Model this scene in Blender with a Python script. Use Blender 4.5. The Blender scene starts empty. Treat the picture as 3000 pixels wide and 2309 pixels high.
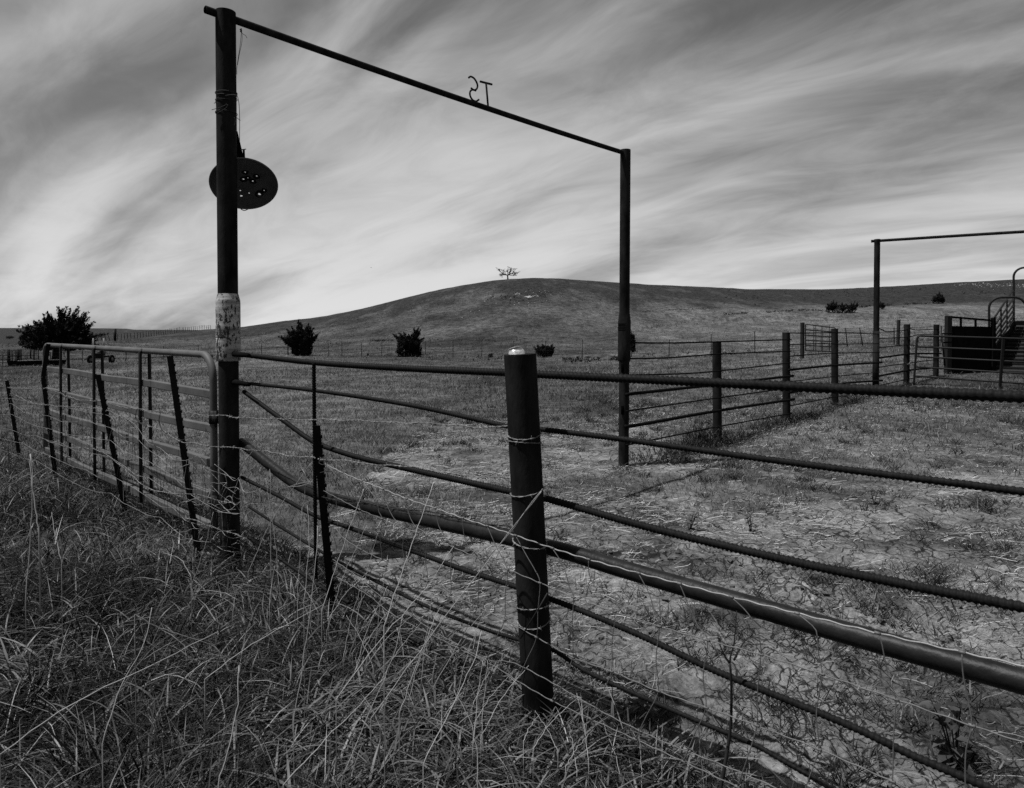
import bpy, math, random
import numpy as np
from mathutils import Vector, Matrix

random.seed(7)
RNG = np.random.default_rng(11)
S = bpy.context.scene
COL = S.collection

# ------------------------------------------------------------------ camera
F, HY, PITCH = 2000.0, 965.0, math.radians(1.15)       # focal length and horizon of the 3000 px wide frame
PY = HY + F * math.tan(PITCH)
EYE = Vector((0, 0, 1.6))
cam = bpy.data.cameras.new('camera')
cam_ob = bpy.data.objects.new('camera', cam)
COL.objects.link(cam_ob)
cam_ob.location = EYE
cam_ob.rotation_euler = (math.pi / 2 - PITCH, 0, 0)
cam.sensor_width = 36.0
cam.lens = 36.0 * F / 3000.0
cam.shift_y = -(1154.5 - PY) / 3000.0
cam.clip_start, cam.clip_end = 0.05, 12000
cam.dof.use_dof = True
cam.dof.focus_distance = 5.0
cam.dof.aperture_fstop = 9.0
S.camera = cam_ob

# ------------------------------------------------------------------ sky, sun, exposure
TO_SUN = Vector((-0.41, -0.09, 1.0)).normalized()
SUN_EL = math.asin(TO_SUN.z)
SUN_AZ = math.atan2(TO_SUN.x, TO_SUN.y)

def build_world():
    w = bpy.data.worlds.new('World')
    S.world = w
    w.use_nodes = True
    nt = w.node_tree
    nt.nodes.clear()
    N = nt.nodes.new
    L = nt.links.new
    def math_(op, a, b=None, c=None, clamp=False):
        n = N('ShaderNodeMath'); n.operation = op; n.use_clamp = clamp
        for i, v in enumerate((a, b, c)):
            if v is None: continue
            if isinstance(v, (int, float)): n.inputs[i].default_value = v
            else: L(v, n.inputs[i])
        return n.outputs[0]
    sky = N('ShaderNodeTexSky'); sky.sky_type = 'NISHITA'; sky.sun_disc = False
    sky.sun_elevation = SUN_EL; sky.sun_rotation = SUN_AZ
    sky.air_density = 1.0; sky.dust_density = 1.2; sky.ozone_density = 1.0
    sep = N('ShaderNodeSeparateColor'); L(sky.outputs[0], sep.inputs[0])
    # red-filtered black and white film: mostly the red channel of the sky
    clear = math_('ADD', math_('MULTIPLY', sep.outputs[0], 0.75), math_('MULTIPLY', sep.outputs[1], 0.25))
    tc = N('ShaderNodeTexCoord')
    xyz = N('ShaderNodeSeparateXYZ'); L(tc.outputs['Generated'], xyz.inputs[0])
    zz = math_('ADD', math_('MAXIMUM', xyz.outputs[2], 0.0), 0.22)
    u = math_('DIVIDE', xyz.outputs[0], zz)
    v = math_('DIVIDE', xyz.outputs[1], zz)
    along = math_('ADD', math_('MULTIPLY', u, -WIND[0]), math_('MULTIPLY', v, WIND[1]))
    across = math_('ADD', math_('MULTIPLY', u, WIND[1]), math_('MULTIPLY', v, WIND[0]))
    def cloud(sa, sc, off, scale, detail, rough, dist):
        cv = N('ShaderNodeCombineXYZ')
        L(math_('MULTIPLY', along, sa), cv.inputs[0]); L(math_('MULTIPLY', across, sc), cv.inputs[1])
        cv.inputs[2].default_value = off
        t = N('ShaderNodeTexNoise'); t.noise_dimensions = '3D'
        L(cv.outputs[0], t.inputs['Vector'])
        t.inputs['Scale'].default_value = scale; t.inputs['Detail'].default_value = detail
        t.inputs['Roughness'].default_value = rough; t.inputs['Distortion'].default_value = dist
        return t.outputs[0]
    big = cloud(0.42, 0.75, CLOUD_SEED, 0.80, 2.0, 0.45, 0.3)
    mid = cloud(0.55, 1.90, CLOUD_SEED + 7.3, 1.05, 5.0, 0.46, 0.8)
    fine = cloud(1.6, 3.6, CLOUD_SEED + 3.1, 1.1, 7.0, 0.62, 0.9)
    mix = math_('ADD', math_('ADD', math_('MULTIPLY', big, 0.55), math_('MULTIPLY', mid, 0.50)), math_('MULTIPLY', fine, 0.20))
    # the deck of high cloud is seen edge-on, so whiter, towards the horizon
    low = math_('POWER', math_('SUBTRACT', 1.0, math_('MAXIMUM', xyz.outputs[2], 0.0), clamp=True), 4.0)
    mr = N('ShaderNodeMapRange'); mr.interpolation_type = 'SMOOTHSTEP'
    L(math_('ADD', mix, math_('MULTIPLY', low, 0.07)), mr.inputs[0]); mr.inputs[1].default_value = 0.49; mr.inputs[2].default_value = 0.83
    cover = mr.outputs[0]
    cbright = math_('ADD', 4.5, math_('MULTIPLY', low, 1.7))
    dense = math_('MULTIPLY', cover, 0.96)
    dark = math_('MULTIPLY', clear, 0.54)
    out = math_('ADD', math_('MULTIPLY', dark, math_('SUBTRACT', 1.0, dense)), math_('MULTIPLY', cbright, dense))
    comb = N('ShaderNodeCombineColor')
    for i in range(3): L(out, comb.inputs[i])
    bg = N('ShaderNodeBackground'); L(comb.outputs[0], bg.inputs[0]); bg.inputs[1].default_value = 0.085
    o = N('ShaderNodeOutputWorld'); L(bg.outputs[0], o.inputs[0])

CLOUD_SEED = 2.25
WIND = (0.75, 0.661)
build_world()
sun = bpy.data.lights.new('sun', 'SUN')
sun.energy = 4.8; sun.angle = math.radians(0.53); sun.color = (1, 1, 1)
sun_ob = bpy.data.objects.new('sun', sun); COL.objects.link(sun_ob)
sun_ob.rotation_euler = (-TO_SUN).to_track_quat('-Z', 'Y').to_euler()
S.view_settings.view_transform = 'Standard'
S.view_settings.look = 'None'
S.view_settings.exposure = 0.55
S.view_settings.gamma = 1.0
S.view_settings.use_curve_mapping = False
S.render.engine = 'CYCLES'
S.cycles.use_denoising = False
S.cycles.max_bounces = 5
S.cycles.diffuse_bounces = 1
S.cycles.glossy_bounces = 2
S.cycles.transmission_bounces = 2
S.cycles.transparent_max_bounces = 4

# ------------------------------------------------------------------ geometry helpers
def ray(px, py):
    d = Vector(((px - 1500) / F, 1.0, -(py - PY) / F))
    c, s = math.cos(PITCH), math.sin(PITCH)
    return Vector((d.x, d.y * c + d.z * s, -d.y * s + d.z * c))

def at(px, py, Y):
    d = ray(px, py)
    return EYE + d * (Y / d.y)

def on(px, py, P, Q):
    """where the line of sight meets the vertical plane through the ground points P and Q"""
    n = Vector((Q[1] - P[1], -(Q[0] - P[0]), 0))
    d = ray(px, py)
    t = n.dot(Vector((P[0], P[1], 0)) - Vector((EYE.x, EYE.y, 0))) / n.dot(Vector((d.x, d.y, 0)))
    return EYE + d * t

def mesh_np(name, verts, faces4=None, faces3=None, smooth=True):
    me = bpy.data.meshes.new(name)
    verts = np.asarray(verts, dtype=np.float32)
    n4 = 0 if faces4 is None else len(faces4)
    n3 = 0 if faces3 is None else len(faces3)
    me.vertices.add(len(verts)); me.vertices.foreach_set('co', verts.ravel())
    idx = []
    if n4: idx.append(np.asarray(faces4, dtype=np.int32).ravel())
    if n3: idx.append(np.asarray(faces3, dtype=np.int32).ravel())
    idx = np.concatenate(idx)
    me.loops.add(len(idx)); me.loops.foreach_set('vertex_index', idx)
    starts = np.concatenate([np.arange(n4) * 4, n4 * 4 + np.arange(n3) * 3]).astype(np.int32)
    me.polygons.add(n4 + n3); me.polygons.foreach_set('loop_start', starts)
    me.polygons.foreach_set('use_smooth', np.full(n4 + n3, smooth))
    me.update(calc_edges=True)
    return me

def link(name, me, mat=None, parent=None):
    o = bpy.data.objects.new(name, me)
    COL.objects.link(o)
    if mat is not None and me is not None and not me.materials: me.materials.append(mat)
    if parent is not None: o.parent = parent; o.matrix_parent_inverse = parent.matrix_basis.inverted()
    return o

def thing(name, label, cat, loc=(0, 0, 0), group=None):
    o = bpy.data.objects.new(name, None)
    COL.objects.link(o); o.location = loc
    o.empty_display_size = 0.2
    return tag(o, label, cat, group)

def tag(o, label, cat, group=None):
    o['label'] = label; o['category'] = cat
    if group: o['group'] = group
    return o

class MB:
    """collects shapes into one mesh"""
    def __init__(self): self.v, self.q, self.t, self.n = [], [], [], 0
    def add(self, v, q=None, t=None):
        v = np.asarray(v, dtype=np.float64).reshape(-1, 3)
        if q is not None and len(q): self.q.append(np.asarray(q, dtype=np.int64).reshape(-1, 4) + self.n)
        if t is not None and len(t): self.t.append(np.asarray(t, dtype=np.int64).reshape(-1, 3) + self.n)
        self.v.append(v); self.n += len(v)
        return self
    def tube(self, pts, r, sides=8, cap=True):
        P = np.array([tuple(p) for p in pts], dtype=np.float64)
        n = len(P)
        R = np.full(n, r, dtype=np.float64) if np.isscalar(r) else np.asarray(r, dtype=np.float64)
        T = np.gradient(P, axis=0)
        T /= np.maximum(np.linalg.norm(T, axis=1, keepdims=True), 1e-9)
        a = np.array([0, 0, 1.0]) if abs(T[0, 2]) < 0.9 else np.array([1.0, 0, 0])
        U = np.zeros((n, 3))
        u = np.cross(T[0], a); u /= np.linalg.norm(u)
        for i in range(n):
            u = u - T[i] * np.dot(u, T[i]); u /= max(np.linalg.norm(u), 1e-9); U[i] = u
        V = np.cross(T, U)
        th = np.arange(sides) * 2 * math.pi / sides
        ring = P[:, None, :] + R[:, None, None] * (np.cos(th)[None, :, None] * U[:, None, :] + np.sin(th)[None, :, None] * V[:, None, :])
        i, j = np.meshgrid(np.arange(n - 1), np.arange(sides), indexing='ij')
        k = (j + 1) % sides
        q = np.stack([i * sides + j, i * sides + k, (i + 1) * sides + k, (i + 1) * sides + j], -1).reshape(-1, 4)
        v = ring.reshape(-1, 3)
        t = []
        if cap:
            v = np.vstack([v, P[0], P[-1]]); c0, c1 = n * sides, n * sides + 1
            for s in range(sides):
                s2 = (s + 1) % sides
                t.append((c0, s2, s)); t.append((c1, (n - 1) * sides + s, (n - 1) * sides + s2))
        return self.add(v, q, t)
    def box(self, c, sx, sy, sz, rz=0.0, M=None):
        v = np.array([(x, y, z) for x in (-.5, .5) for y in (-.5, .5) for z in (-.5, .5)]) * (sx, sy, sz)
        if M is not None: v = v @ np.array(M.to_3x3()).T
        elif rz:
            cs, sn = math.cos(rz), math.sin(rz)
            v = v @ np.array([[cs, -sn, 0], [sn, cs, 0], [0, 0, 1]]).T
        return self.add(v + np.array(tuple(c)), [(0, 1, 3, 2), (4, 6, 7, 5), (0, 4, 5, 1), (2, 3, 7, 6), (0, 2, 6, 4), (1, 5, 7, 3)])
    def beam(self, a, b, w, h, up=Vector((0, 0, 1))):
        """rectangular bar from a to b, w across, h along up"""
        a, b = Vector(a), Vector(b)
        d = (b - a).normalized(); s = d.cross(up).normalized(); u = s.cross(d)
        v = [p + s * (i * w / 2) + u * (j * h / 2) for p in (a, b) for i, j in ((-1, -1), (1, -1), (1, 1), (-1, 1))]
        return self.add([tuple(x) for x in v], [(0, 1, 2, 3), (7, 6, 5, 4), (0, 4, 5, 1), (1, 5, 6, 2), (2, 6, 7, 3), (3, 7, 4, 0)])
    def mesh(self, name, smooth=True):
        v = np.vstack(self.v)
        return mesh_np(name, v, np.vstack(self.q) if self.q else None, np.vstack(self.t) if self.t else None, smooth)
    def build(self, name, mat, parent=None, smooth=True):
        return link(name, self.mesh(name, smooth), mat, parent)

def autosmooth(o, ang=40):
    me = o.data
    if not me.polygons: return o
    try:
        me.set_sharp_from_angle(angle=math.radians(ang))
    except Exception:
        pass
    return o

def spline(pts, step=None, n=None):
    """Catmull-Rom through points, resampled evenly"""
    P = np.array([tuple(p) for p in pts], dtype=np.float64)
    if len(P) == 2: Q = P[0] + (P[1] - P[0]) * np.linspace(0, 1, 40)[:, None]
    else:
        E = np.vstack([2 * P[0] - P[1], P, 2 * P[-1] - P[-2]])
        out = []
        for i in range(1, len(E) - 2):
            t = np.linspace(0, 1, 24, endpoint=False)[:, None]
            p0, p1, p2, p3 = E[i - 1], E[i], E[i + 1], E[i + 2]
            out.append(0.5 * (2 * p1 + (p2 - p0) * t + (2 * p0 - 5 * p1 + 4 * p2 - p3) * t ** 2 + (3 * p1 - p0 - 3 * p2 + p3) * t ** 3))
        Q = np.vstack(out + [E[-2][None]])
    d = np.concatenate([[0], np.cumsum(np.linalg.norm(np.diff(Q, axis=0), axis=1))])
    m = n or max(2, int(d[-1] / step) + 1)
    s = np.linspace(0, d[-1], m)
    return np.stack([np.interp(s, d, Q[:, k]) for k in range(3)], -1)

# ------------------------------------------------------------------ noise on the plane
_TAB = np.random.default_rng(5).random((256, 256))
def vnoise(x, y):
    xi, yi = np.floor(x).astype(np.int64), np.floor(y).astype(np.int64)
    fx, fy = x - xi, y - yi
    fx, fy = fx * fx * (3 - 2 * fx), fy * fy * (3 - 2 * fy)
    g = lambda a, b: _TAB[a & 255, b & 255]
    return (g(xi, yi) * (1 - fx) + g(xi + 1, yi) * fx) * (1 - fy) + (g(xi, yi + 1) * (1 - fx) + g(xi + 1, yi + 1) * fx) * fy
def fbm(x, y, o=4, lac=2.03, gain=0.5):
    r, a, s = 0.0, 1.0, 0.0
    for k in range(o):
        r = r + a * (vnoise(x + 17.3 * k, y - 9.1 * k) - 0.5); s += a; a *= gain; x = x * lac; y = y * lac
    return r / s * 2
def sstep(a, b, x):
    t = np.clip((x - a) / (b - a), 0, 1); return t * t * (3 - 2 * t)

# ------------------------------------------------------------------ terrain
CREST = np.array([(-4500, 1000), (-600, 1006), (0, 1010), (200, 1003), (300, 999), (362, 996), (450, 985), (520, 975), (600, 966),
    (715, 957), (840, 940), (960, 925), (1060, 905), (1160, 880), (1260, 855), (1360, 835), (1440, 822), (1500, 817), (1560, 815), (1640, 816),
    (1700, 821), (1800, 828), (1900, 834), (2000, 838), (2100, 843), (2200, 847), (2400, 848), (2600, 840), (2800, 828), (3000, 818), (3600, 800), (7500, 830)], float)
CREST_Z = np.array([(-4500, 130), (0, 130), (200, 135), (300, 160), (400, 200), (600, 270), (800, 262), (1000, 250), (1500, 235), (2000, 280), (3000, 330), (7500, 350)], float)
MID = np.array([(-4500, 48, -.5), (-600, 48, -.8), (0, 50, -.9), (300, 52, -.9), (700, 60, -.70), (1100, 60, -.68), (1372, 56, -.66), (1690, 50, -.40), (1960, 45, -.10),
    (2212, 38, .30), (2484, 34, .80), (2700, 32, 1.02), (3000, 32, 1.06), (7500, 32, 1.2)], float)
FAR = np.array([(-4500, 958), (0, 961), (300, 962), (370, 963), (392, 966), (600, 967), (900, 966), (7500, 960)], float)

def terrain(x, y):
    x = np.asarray(x, float); y = np.asarray(y, float)
    R = np.hypot(x, y)
    Z = np.maximum(y, 0.30 * R)
    px = np.clip(1500 + F * x / np.maximum(Z, 1e-3), -4500, 7500)
    zm, mz = np.interp(px, MID[:, 0], MID[:, 1]), np.interp(px, MID[:, 0], MID[:, 2])
    cz, cy = np.interp(px, CREST_Z[:, 0], CREST_Z[:, 1]), np.interp(px, CREST[:, 0], CREST[:, 1])
    fy = np.interp(px, FAR[:, 0], FAR[:, 1])
    near = mz * np.clip((Z - 8) / (zm - 8), 0, 1)
    em, ec = (mz - 1.6) / zm, (HY - cy) / F
    t = np.clip((Z - zm) / (cz - zm), 0, 1)
    e = em + (ec - em) * (t * t * (3 - 2 * t) * 0.75 + 0.25 * np.sin(t * math.pi / 2))
    hill = 1.6 + e * Z
    top = 1.6 + ec * cz
    past = top - 0.045 * (Z - cz)
    past = np.maximum(past, -14 + 0.0 * Z)
    farz = 1.6 + (HY - fy) / F * Z
    w = sstep(cz + 250, 2400, Z)
    past = past * (1 - w) + farz * w
    past = np.where(Z > cz, past, hill)
    z = np.where(Z < zm, near, past)
    # undulation
    amp = np.clip((R - 6) / 60, 0, 1)
    z = z + amp * 0.22 * fbm(x / 9.0, y / 9.0, 3) * np.clip(1 - (Z - cz) / 400, 0, 1)
    z = z + 0.035 * fbm(x * 0.9 + 3, y * 0.9, 3) * np.clip(1.2 - R / 60, 0, 1)
    # eroded bank across the right-hand slope
    b = 163 + 10 * fbm(x / 14.0, 0 * x + 2.2, 3) + (px - 2100) * 0.012
    m = sstep(1840, 2050, px) * (1 - sstep(2900, 3100, px))
    z = z - m * 0.9 * sstep(-1.2, 0.3, b - Z) * sstep(26, 4, b - Z)
    # bank beside the far wire fence
    b2 = zm * 1.20 + 3 * fbm(x / 8.0, 0 * x + 8.2, 3)
    m2 = sstep(600, 760, px) * (1 - sstep(2000, 2200, px))
    z = z - m2 * 0.40 * sstep(-1.0, 0.3, b2 - Z) * sstep(14, 3, b2 - Z)
    return z

def dirt_mask(x, y):
    yb = 6.1 + 0.30 * (x + 1)
    m = (yb - y) / 1.3 + 1.5 * fbm(x * 0.75, y * 0.75, 3) + 0.9 * fbm(x * 2.6 + 5, y * 2.6, 2)
    tr = 1.6 - np.abs((y - 8.6) * 0.69 + (x - 0.4) * -0.30) / 0.9 + 1.4 * fbm(x * 1.1 + 9, y * 1.1, 3)   # trodden strip through the opening
    tr = np.where((x < 2.2) & (x > -1.6), tr, -1)
    m = np.maximum(m, tr * 0.6)
    far = np.where(y > 7, -0.45 + 1.1 * fbm(x * 0.55 + 2, y * 0.55 + 4, 3) - (y - 7) * 0.03, -9)
    far = np.where((x > 1.5 + (y - 8) * 0.9), far, -9)
    m = np.maximum(m, far)
    left = ((x + 1.92) * 0.686 + (y - 4.62) * 0.727)     # > 0 inside the pen side of the front fence
    m = np.where(left < -0.38, -1, m)
    m = np.where((x < -1.6) & (y > 5.2), -1, m)
    return np.clip(m * 0.5 + 0.5, 0, 1)

def soil_relief(x, y, D):
    near = np.clip(1.25 - np.hypot(x, y) / 14, 0, 1)
    rough = np.clip(fbm(x * 0.8 + 3, y * 0.8 + 1, 3) * 1.8 + 0.6, 0.1, 1.4)
    hoof = -0.030 * sstep(0.34, 0.50, vnoise(x * 6.1 + 2, y * 6.1)) * sstep(0.52, 0.60, vnoise(x * 0.9 + 7, y * 0.9))
    return near * D * (rough * (0.024 * fbm(x * 5, y * 5, 3) + 0.030 * np.abs(fbm(x * 14, y * 14, 3)) - 0.008) + hoof)

def dry_mask(x, y):
    R = np.hypot(x, y); Z = np.maximum(y, .3 * R)
    px = 1500 + F * x / np.maximum(Z, 1e-3)
    d = 0.45 + 0.55 * fbm(x / 6.0 + 1, y / 14.0, 4)
    d = d + 0.50 * sstep(1500, 2300, px) * sstep(40, 60, Z) * (1 - sstep(178, 205, Z + 14 * fbm(x / 10, y / 10, 2)))
    d = d - 0.20 * sstep(45, 75, Z)
    d = d - 0.30 * sstep(150, 215, Z - 35 * sstep(1700, 2200, px)) - 0.25 * sstep(2000, 2500, px) * sstep(190, 215, Z)
    d = d + 0.18 * sstep(16, 9, Z) * sstep(900, 1400, px)
    d = d - 0.3 * sstep(500, -200, px)
    return np.clip(d, 0, 1)

FRONT_A, FRONT_D = Vector((-1.92, 4.62)), Vector((0.727, -0.686))
SIDE_U = Vector((0.69, 0.724))

def build_ground():
    az = np.concatenate([np.radians(np.linspace(-180, -48, 40, endpoint=False)), np.radians(np.linspace(-48, 48, 860)), np.radians(np.linspace(48, 180, 40, endpoint=False)[1:])])
    r = [0.0]
    rr = 0.4
    while rr < 2.2: r.append(rr); rr *= 1.10
    while rr < 8.0: r.append(rr); rr += 0.016 + 0.004 * max(0, rr - 4)
    while rr < 5200: r.append(rr); rr *= 1.014 if rr < 420 else 1.04
    r = np.array(r[1:])
    A, RR = np.meshgrid(az, r, indexing='xy')
    X, Y = np.sin(A) * RR, np.cos(A) * RR
    Zt = terrain(X, Y)
    D = dirt_mask(X, Y)
    Zt = Zt + soil_relief(X, Y, D)
    n, m = X.shape
    V = np.stack([X, Y, Zt], -1).reshape(-1, 3)
    i, j = np.meshgrid(np.arange(n - 1), np.arange(m), indexing='ij')
    k = (j + 1) % m
    Q = np.stack([i * m + j, i * m + k, (i + 1) * m + k, (i + 1) * m + j], -1).reshape(-1, 4)[:, ::-1]
    V = np.vstack([V, [0, 0, 0]])
    c = len(V) - 1
    T = np.stack([np.full(m, c), (np.arange(m) + 1) % m, np.arange(m)], -1)
    me = mesh_np('ground', V, Q, T)
    for nm, val in (('dirt', D), ('dry', dry_mask(X, Y))):
        a = me.attributes.new(nm, 'FLOAT', 'POINT')
        a.data.foreach_set('value', np.append(val.ravel(), 0).astype(np.float32))
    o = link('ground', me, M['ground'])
    o['kind'] = 'structure'
    return o

# ------------------------------------------------------------------ materials (all greys: the photograph is black and white)
M = {}
def nodes(name):
    m = bpy.data.materials.new(name); m.use_nodes = True
    nt = m.node_tree
    return m, nt, nt.nodes.new, nt.links.new, nt.nodes['Principled BSDF']

def g(v): return (v, v, v, 1)

def surface(name, lo, hi, scale=20, rough=0.6, spec=0.3, metal=0.0, bump=0.0, bscale=None, stretch=(1, 1, 1), coords='Object'):
    m, nt, N, L, B = nodes(name)
    tc = N('ShaderNodeTexCoord'); mp = N('ShaderNodeMapping'); mp.inputs['Scale'].default_value = stretch
    L(tc.outputs[coords], mp.inputs[0])
    t = N('ShaderNodeTexNoise'); t.inputs['Scale'].default_value = scale; t.inputs['Detail'].default_value = 6; t.inputs['Roughness'].default_value = 0.65
    L(mp.outputs[0], t.inputs['Vector'])
    r = N('ShaderNodeValToRGB'); r.color_ramp.elements[0].position = 0.3; r.color_ramp.elements[1].position = 0.7
    r.color_ramp.elements[0].color = g(lo); r.color_ramp.elements[1].color = g(hi)
    L(t.outputs[0], r.inputs[0]); L(r.outputs[0], B.inputs['Base Color'])
    B.inputs['Roughness'].default_value = rough; B.inputs['Specular IOR Level'].default_value = spec; B.inputs['Metallic'].default_value = metal
    if bump:
        t2 = N('ShaderNodeTexNoise'); t2.inputs['Scale'].default_value = bscale or scale * 4; t2.inputs['Detail'].default_value = 5
        L(mp.outputs[0], t2.inputs['Vector'])
        b = N('ShaderNodeBump'); b.inputs['Strength'].default_value = bump; b.inputs['Distance'].default_value = 0.004
        L(t2.outputs[0], b.inputs['Height']); L(b.outputs[0], B.inputs['Normal'])
    M[name] = m
    return m

def painted_collar():
    """worn white paint over dark steel"""
    m, nt, N, L, B = nodes('worn_white_paint')
    tc = N('ShaderNodeTexCoord'); mp = N('ShaderNodeMapping'); mp.inputs['Scale'].default_value = (1, 1, 0.55)
    L(tc.outputs['Object'], mp.inputs[0])
    t = N('ShaderNodeTexNoise'); t.inputs['Scale'].default_value = 60; t.inputs['Detail'].default_value = 8; t.inputs['Roughness'].default_value = 0.66
    L(mp.outputs[0], t.inputs['Vector'])
    t2 = N('ShaderNodeTexNoise'); t2.inputs['Scale'].default_value = 6; t2.inputs['Detail'].default_value = 3; L(tc.outputs['Object'], t2.inputs['Vector'])
    ad = N('ShaderNodeMath'); ad.operation = 'MULTIPLY_ADD'; ad.inputs[1].default_value = 0.55; L(t2.outputs[0], ad.inputs[0]); L(t.outputs[0], ad.inputs[2])
    r = N('ShaderNodeValToRGB'); e = r.color_ramp.elements
    e[0].position = 0.835; e[0].color = (1, 1, 1, 1); e[1].position = 0.865; e[1].color = (0, 0, 0, 1)
    L(ad.outputs[0], r.inputs[0])
    t3 = N('ShaderNodeTexNoise'); t3.inputs['Scale'].default_value = 9; t3.inputs['Detail'].default_value = 5
    mp3 = N('ShaderNodeMapping'); mp3.inputs['Scale'].default_value = (0.6, 0.6, 4); L(tc.outputs['Object'], mp3.inputs[0]); L(mp3.outputs[0], t3.inputs['Vector'])
    r3 = N('ShaderNodeValToRGB'); r3.color_ramp.elements[0].color = g(0.09); r3.color_ramp.elements[1].color = g(0.38)
    r3.color_ramp.elements[0].position = 0.3; r3.color_ramp.elements[1].position = 0.7
    L(t3.outputs[0], r3.inputs[0])
    mx = N('ShaderNodeMix'); mx.data_type = 'RGBA'; L(r.outputs[0], mx.inputs[0]); mx.inputs[6].default_value = g(0.018)
    L(r3.outputs[0], mx.inputs[7]); L(mx.outputs[2], B.inputs['Base Color'])
    B.inputs['Roughness'].default_value = 0.7; B.inputs['Specular IOR Level'].default_value = 0.2
    b = N('ShaderNodeBump'); b.inputs['Strength'].default_value = 0.5; b.inputs['Distance'].default_value = 0.002
    L(r.outputs[0], b.inputs['Height']); L(b.outputs[0], B.inputs['Normal'])
    M['paint'] = m

def leaf(name, lo, hi, rough=0.5, spec=0.35, trans=0.25):
    m, nt, N, L, B = nodes(name)
    at_ = N('ShaderNodeAttribute'); at_.attribute_name = 'tint'
    r = N('ShaderNodeValToRGB'); r.color_ramp.elements[0].color = g(lo); r.color_ramp.elements[1].color = g(hi)
    L(at_.outputs['Fac'], r.inputs[0]); L(r.outputs[0], B.inputs['Base Color'])
    B.inputs['Roughness'].default_value = rough; B.inputs['Specular IOR Level'].default_value = spec
    tr = N('ShaderNodeBsdfTranslucent'); L(r.outputs[0], tr.inputs[0])
    mx = N('ShaderNodeMixShader'); mx.inputs[0].default_value = trans
    L(B.outputs[0], mx.inputs[1]); L(tr.outputs[0], mx.inputs[2]); L(mx.outputs[0], nt.nodes['Material Output'].inputs[0])
    M[name] = m

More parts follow.
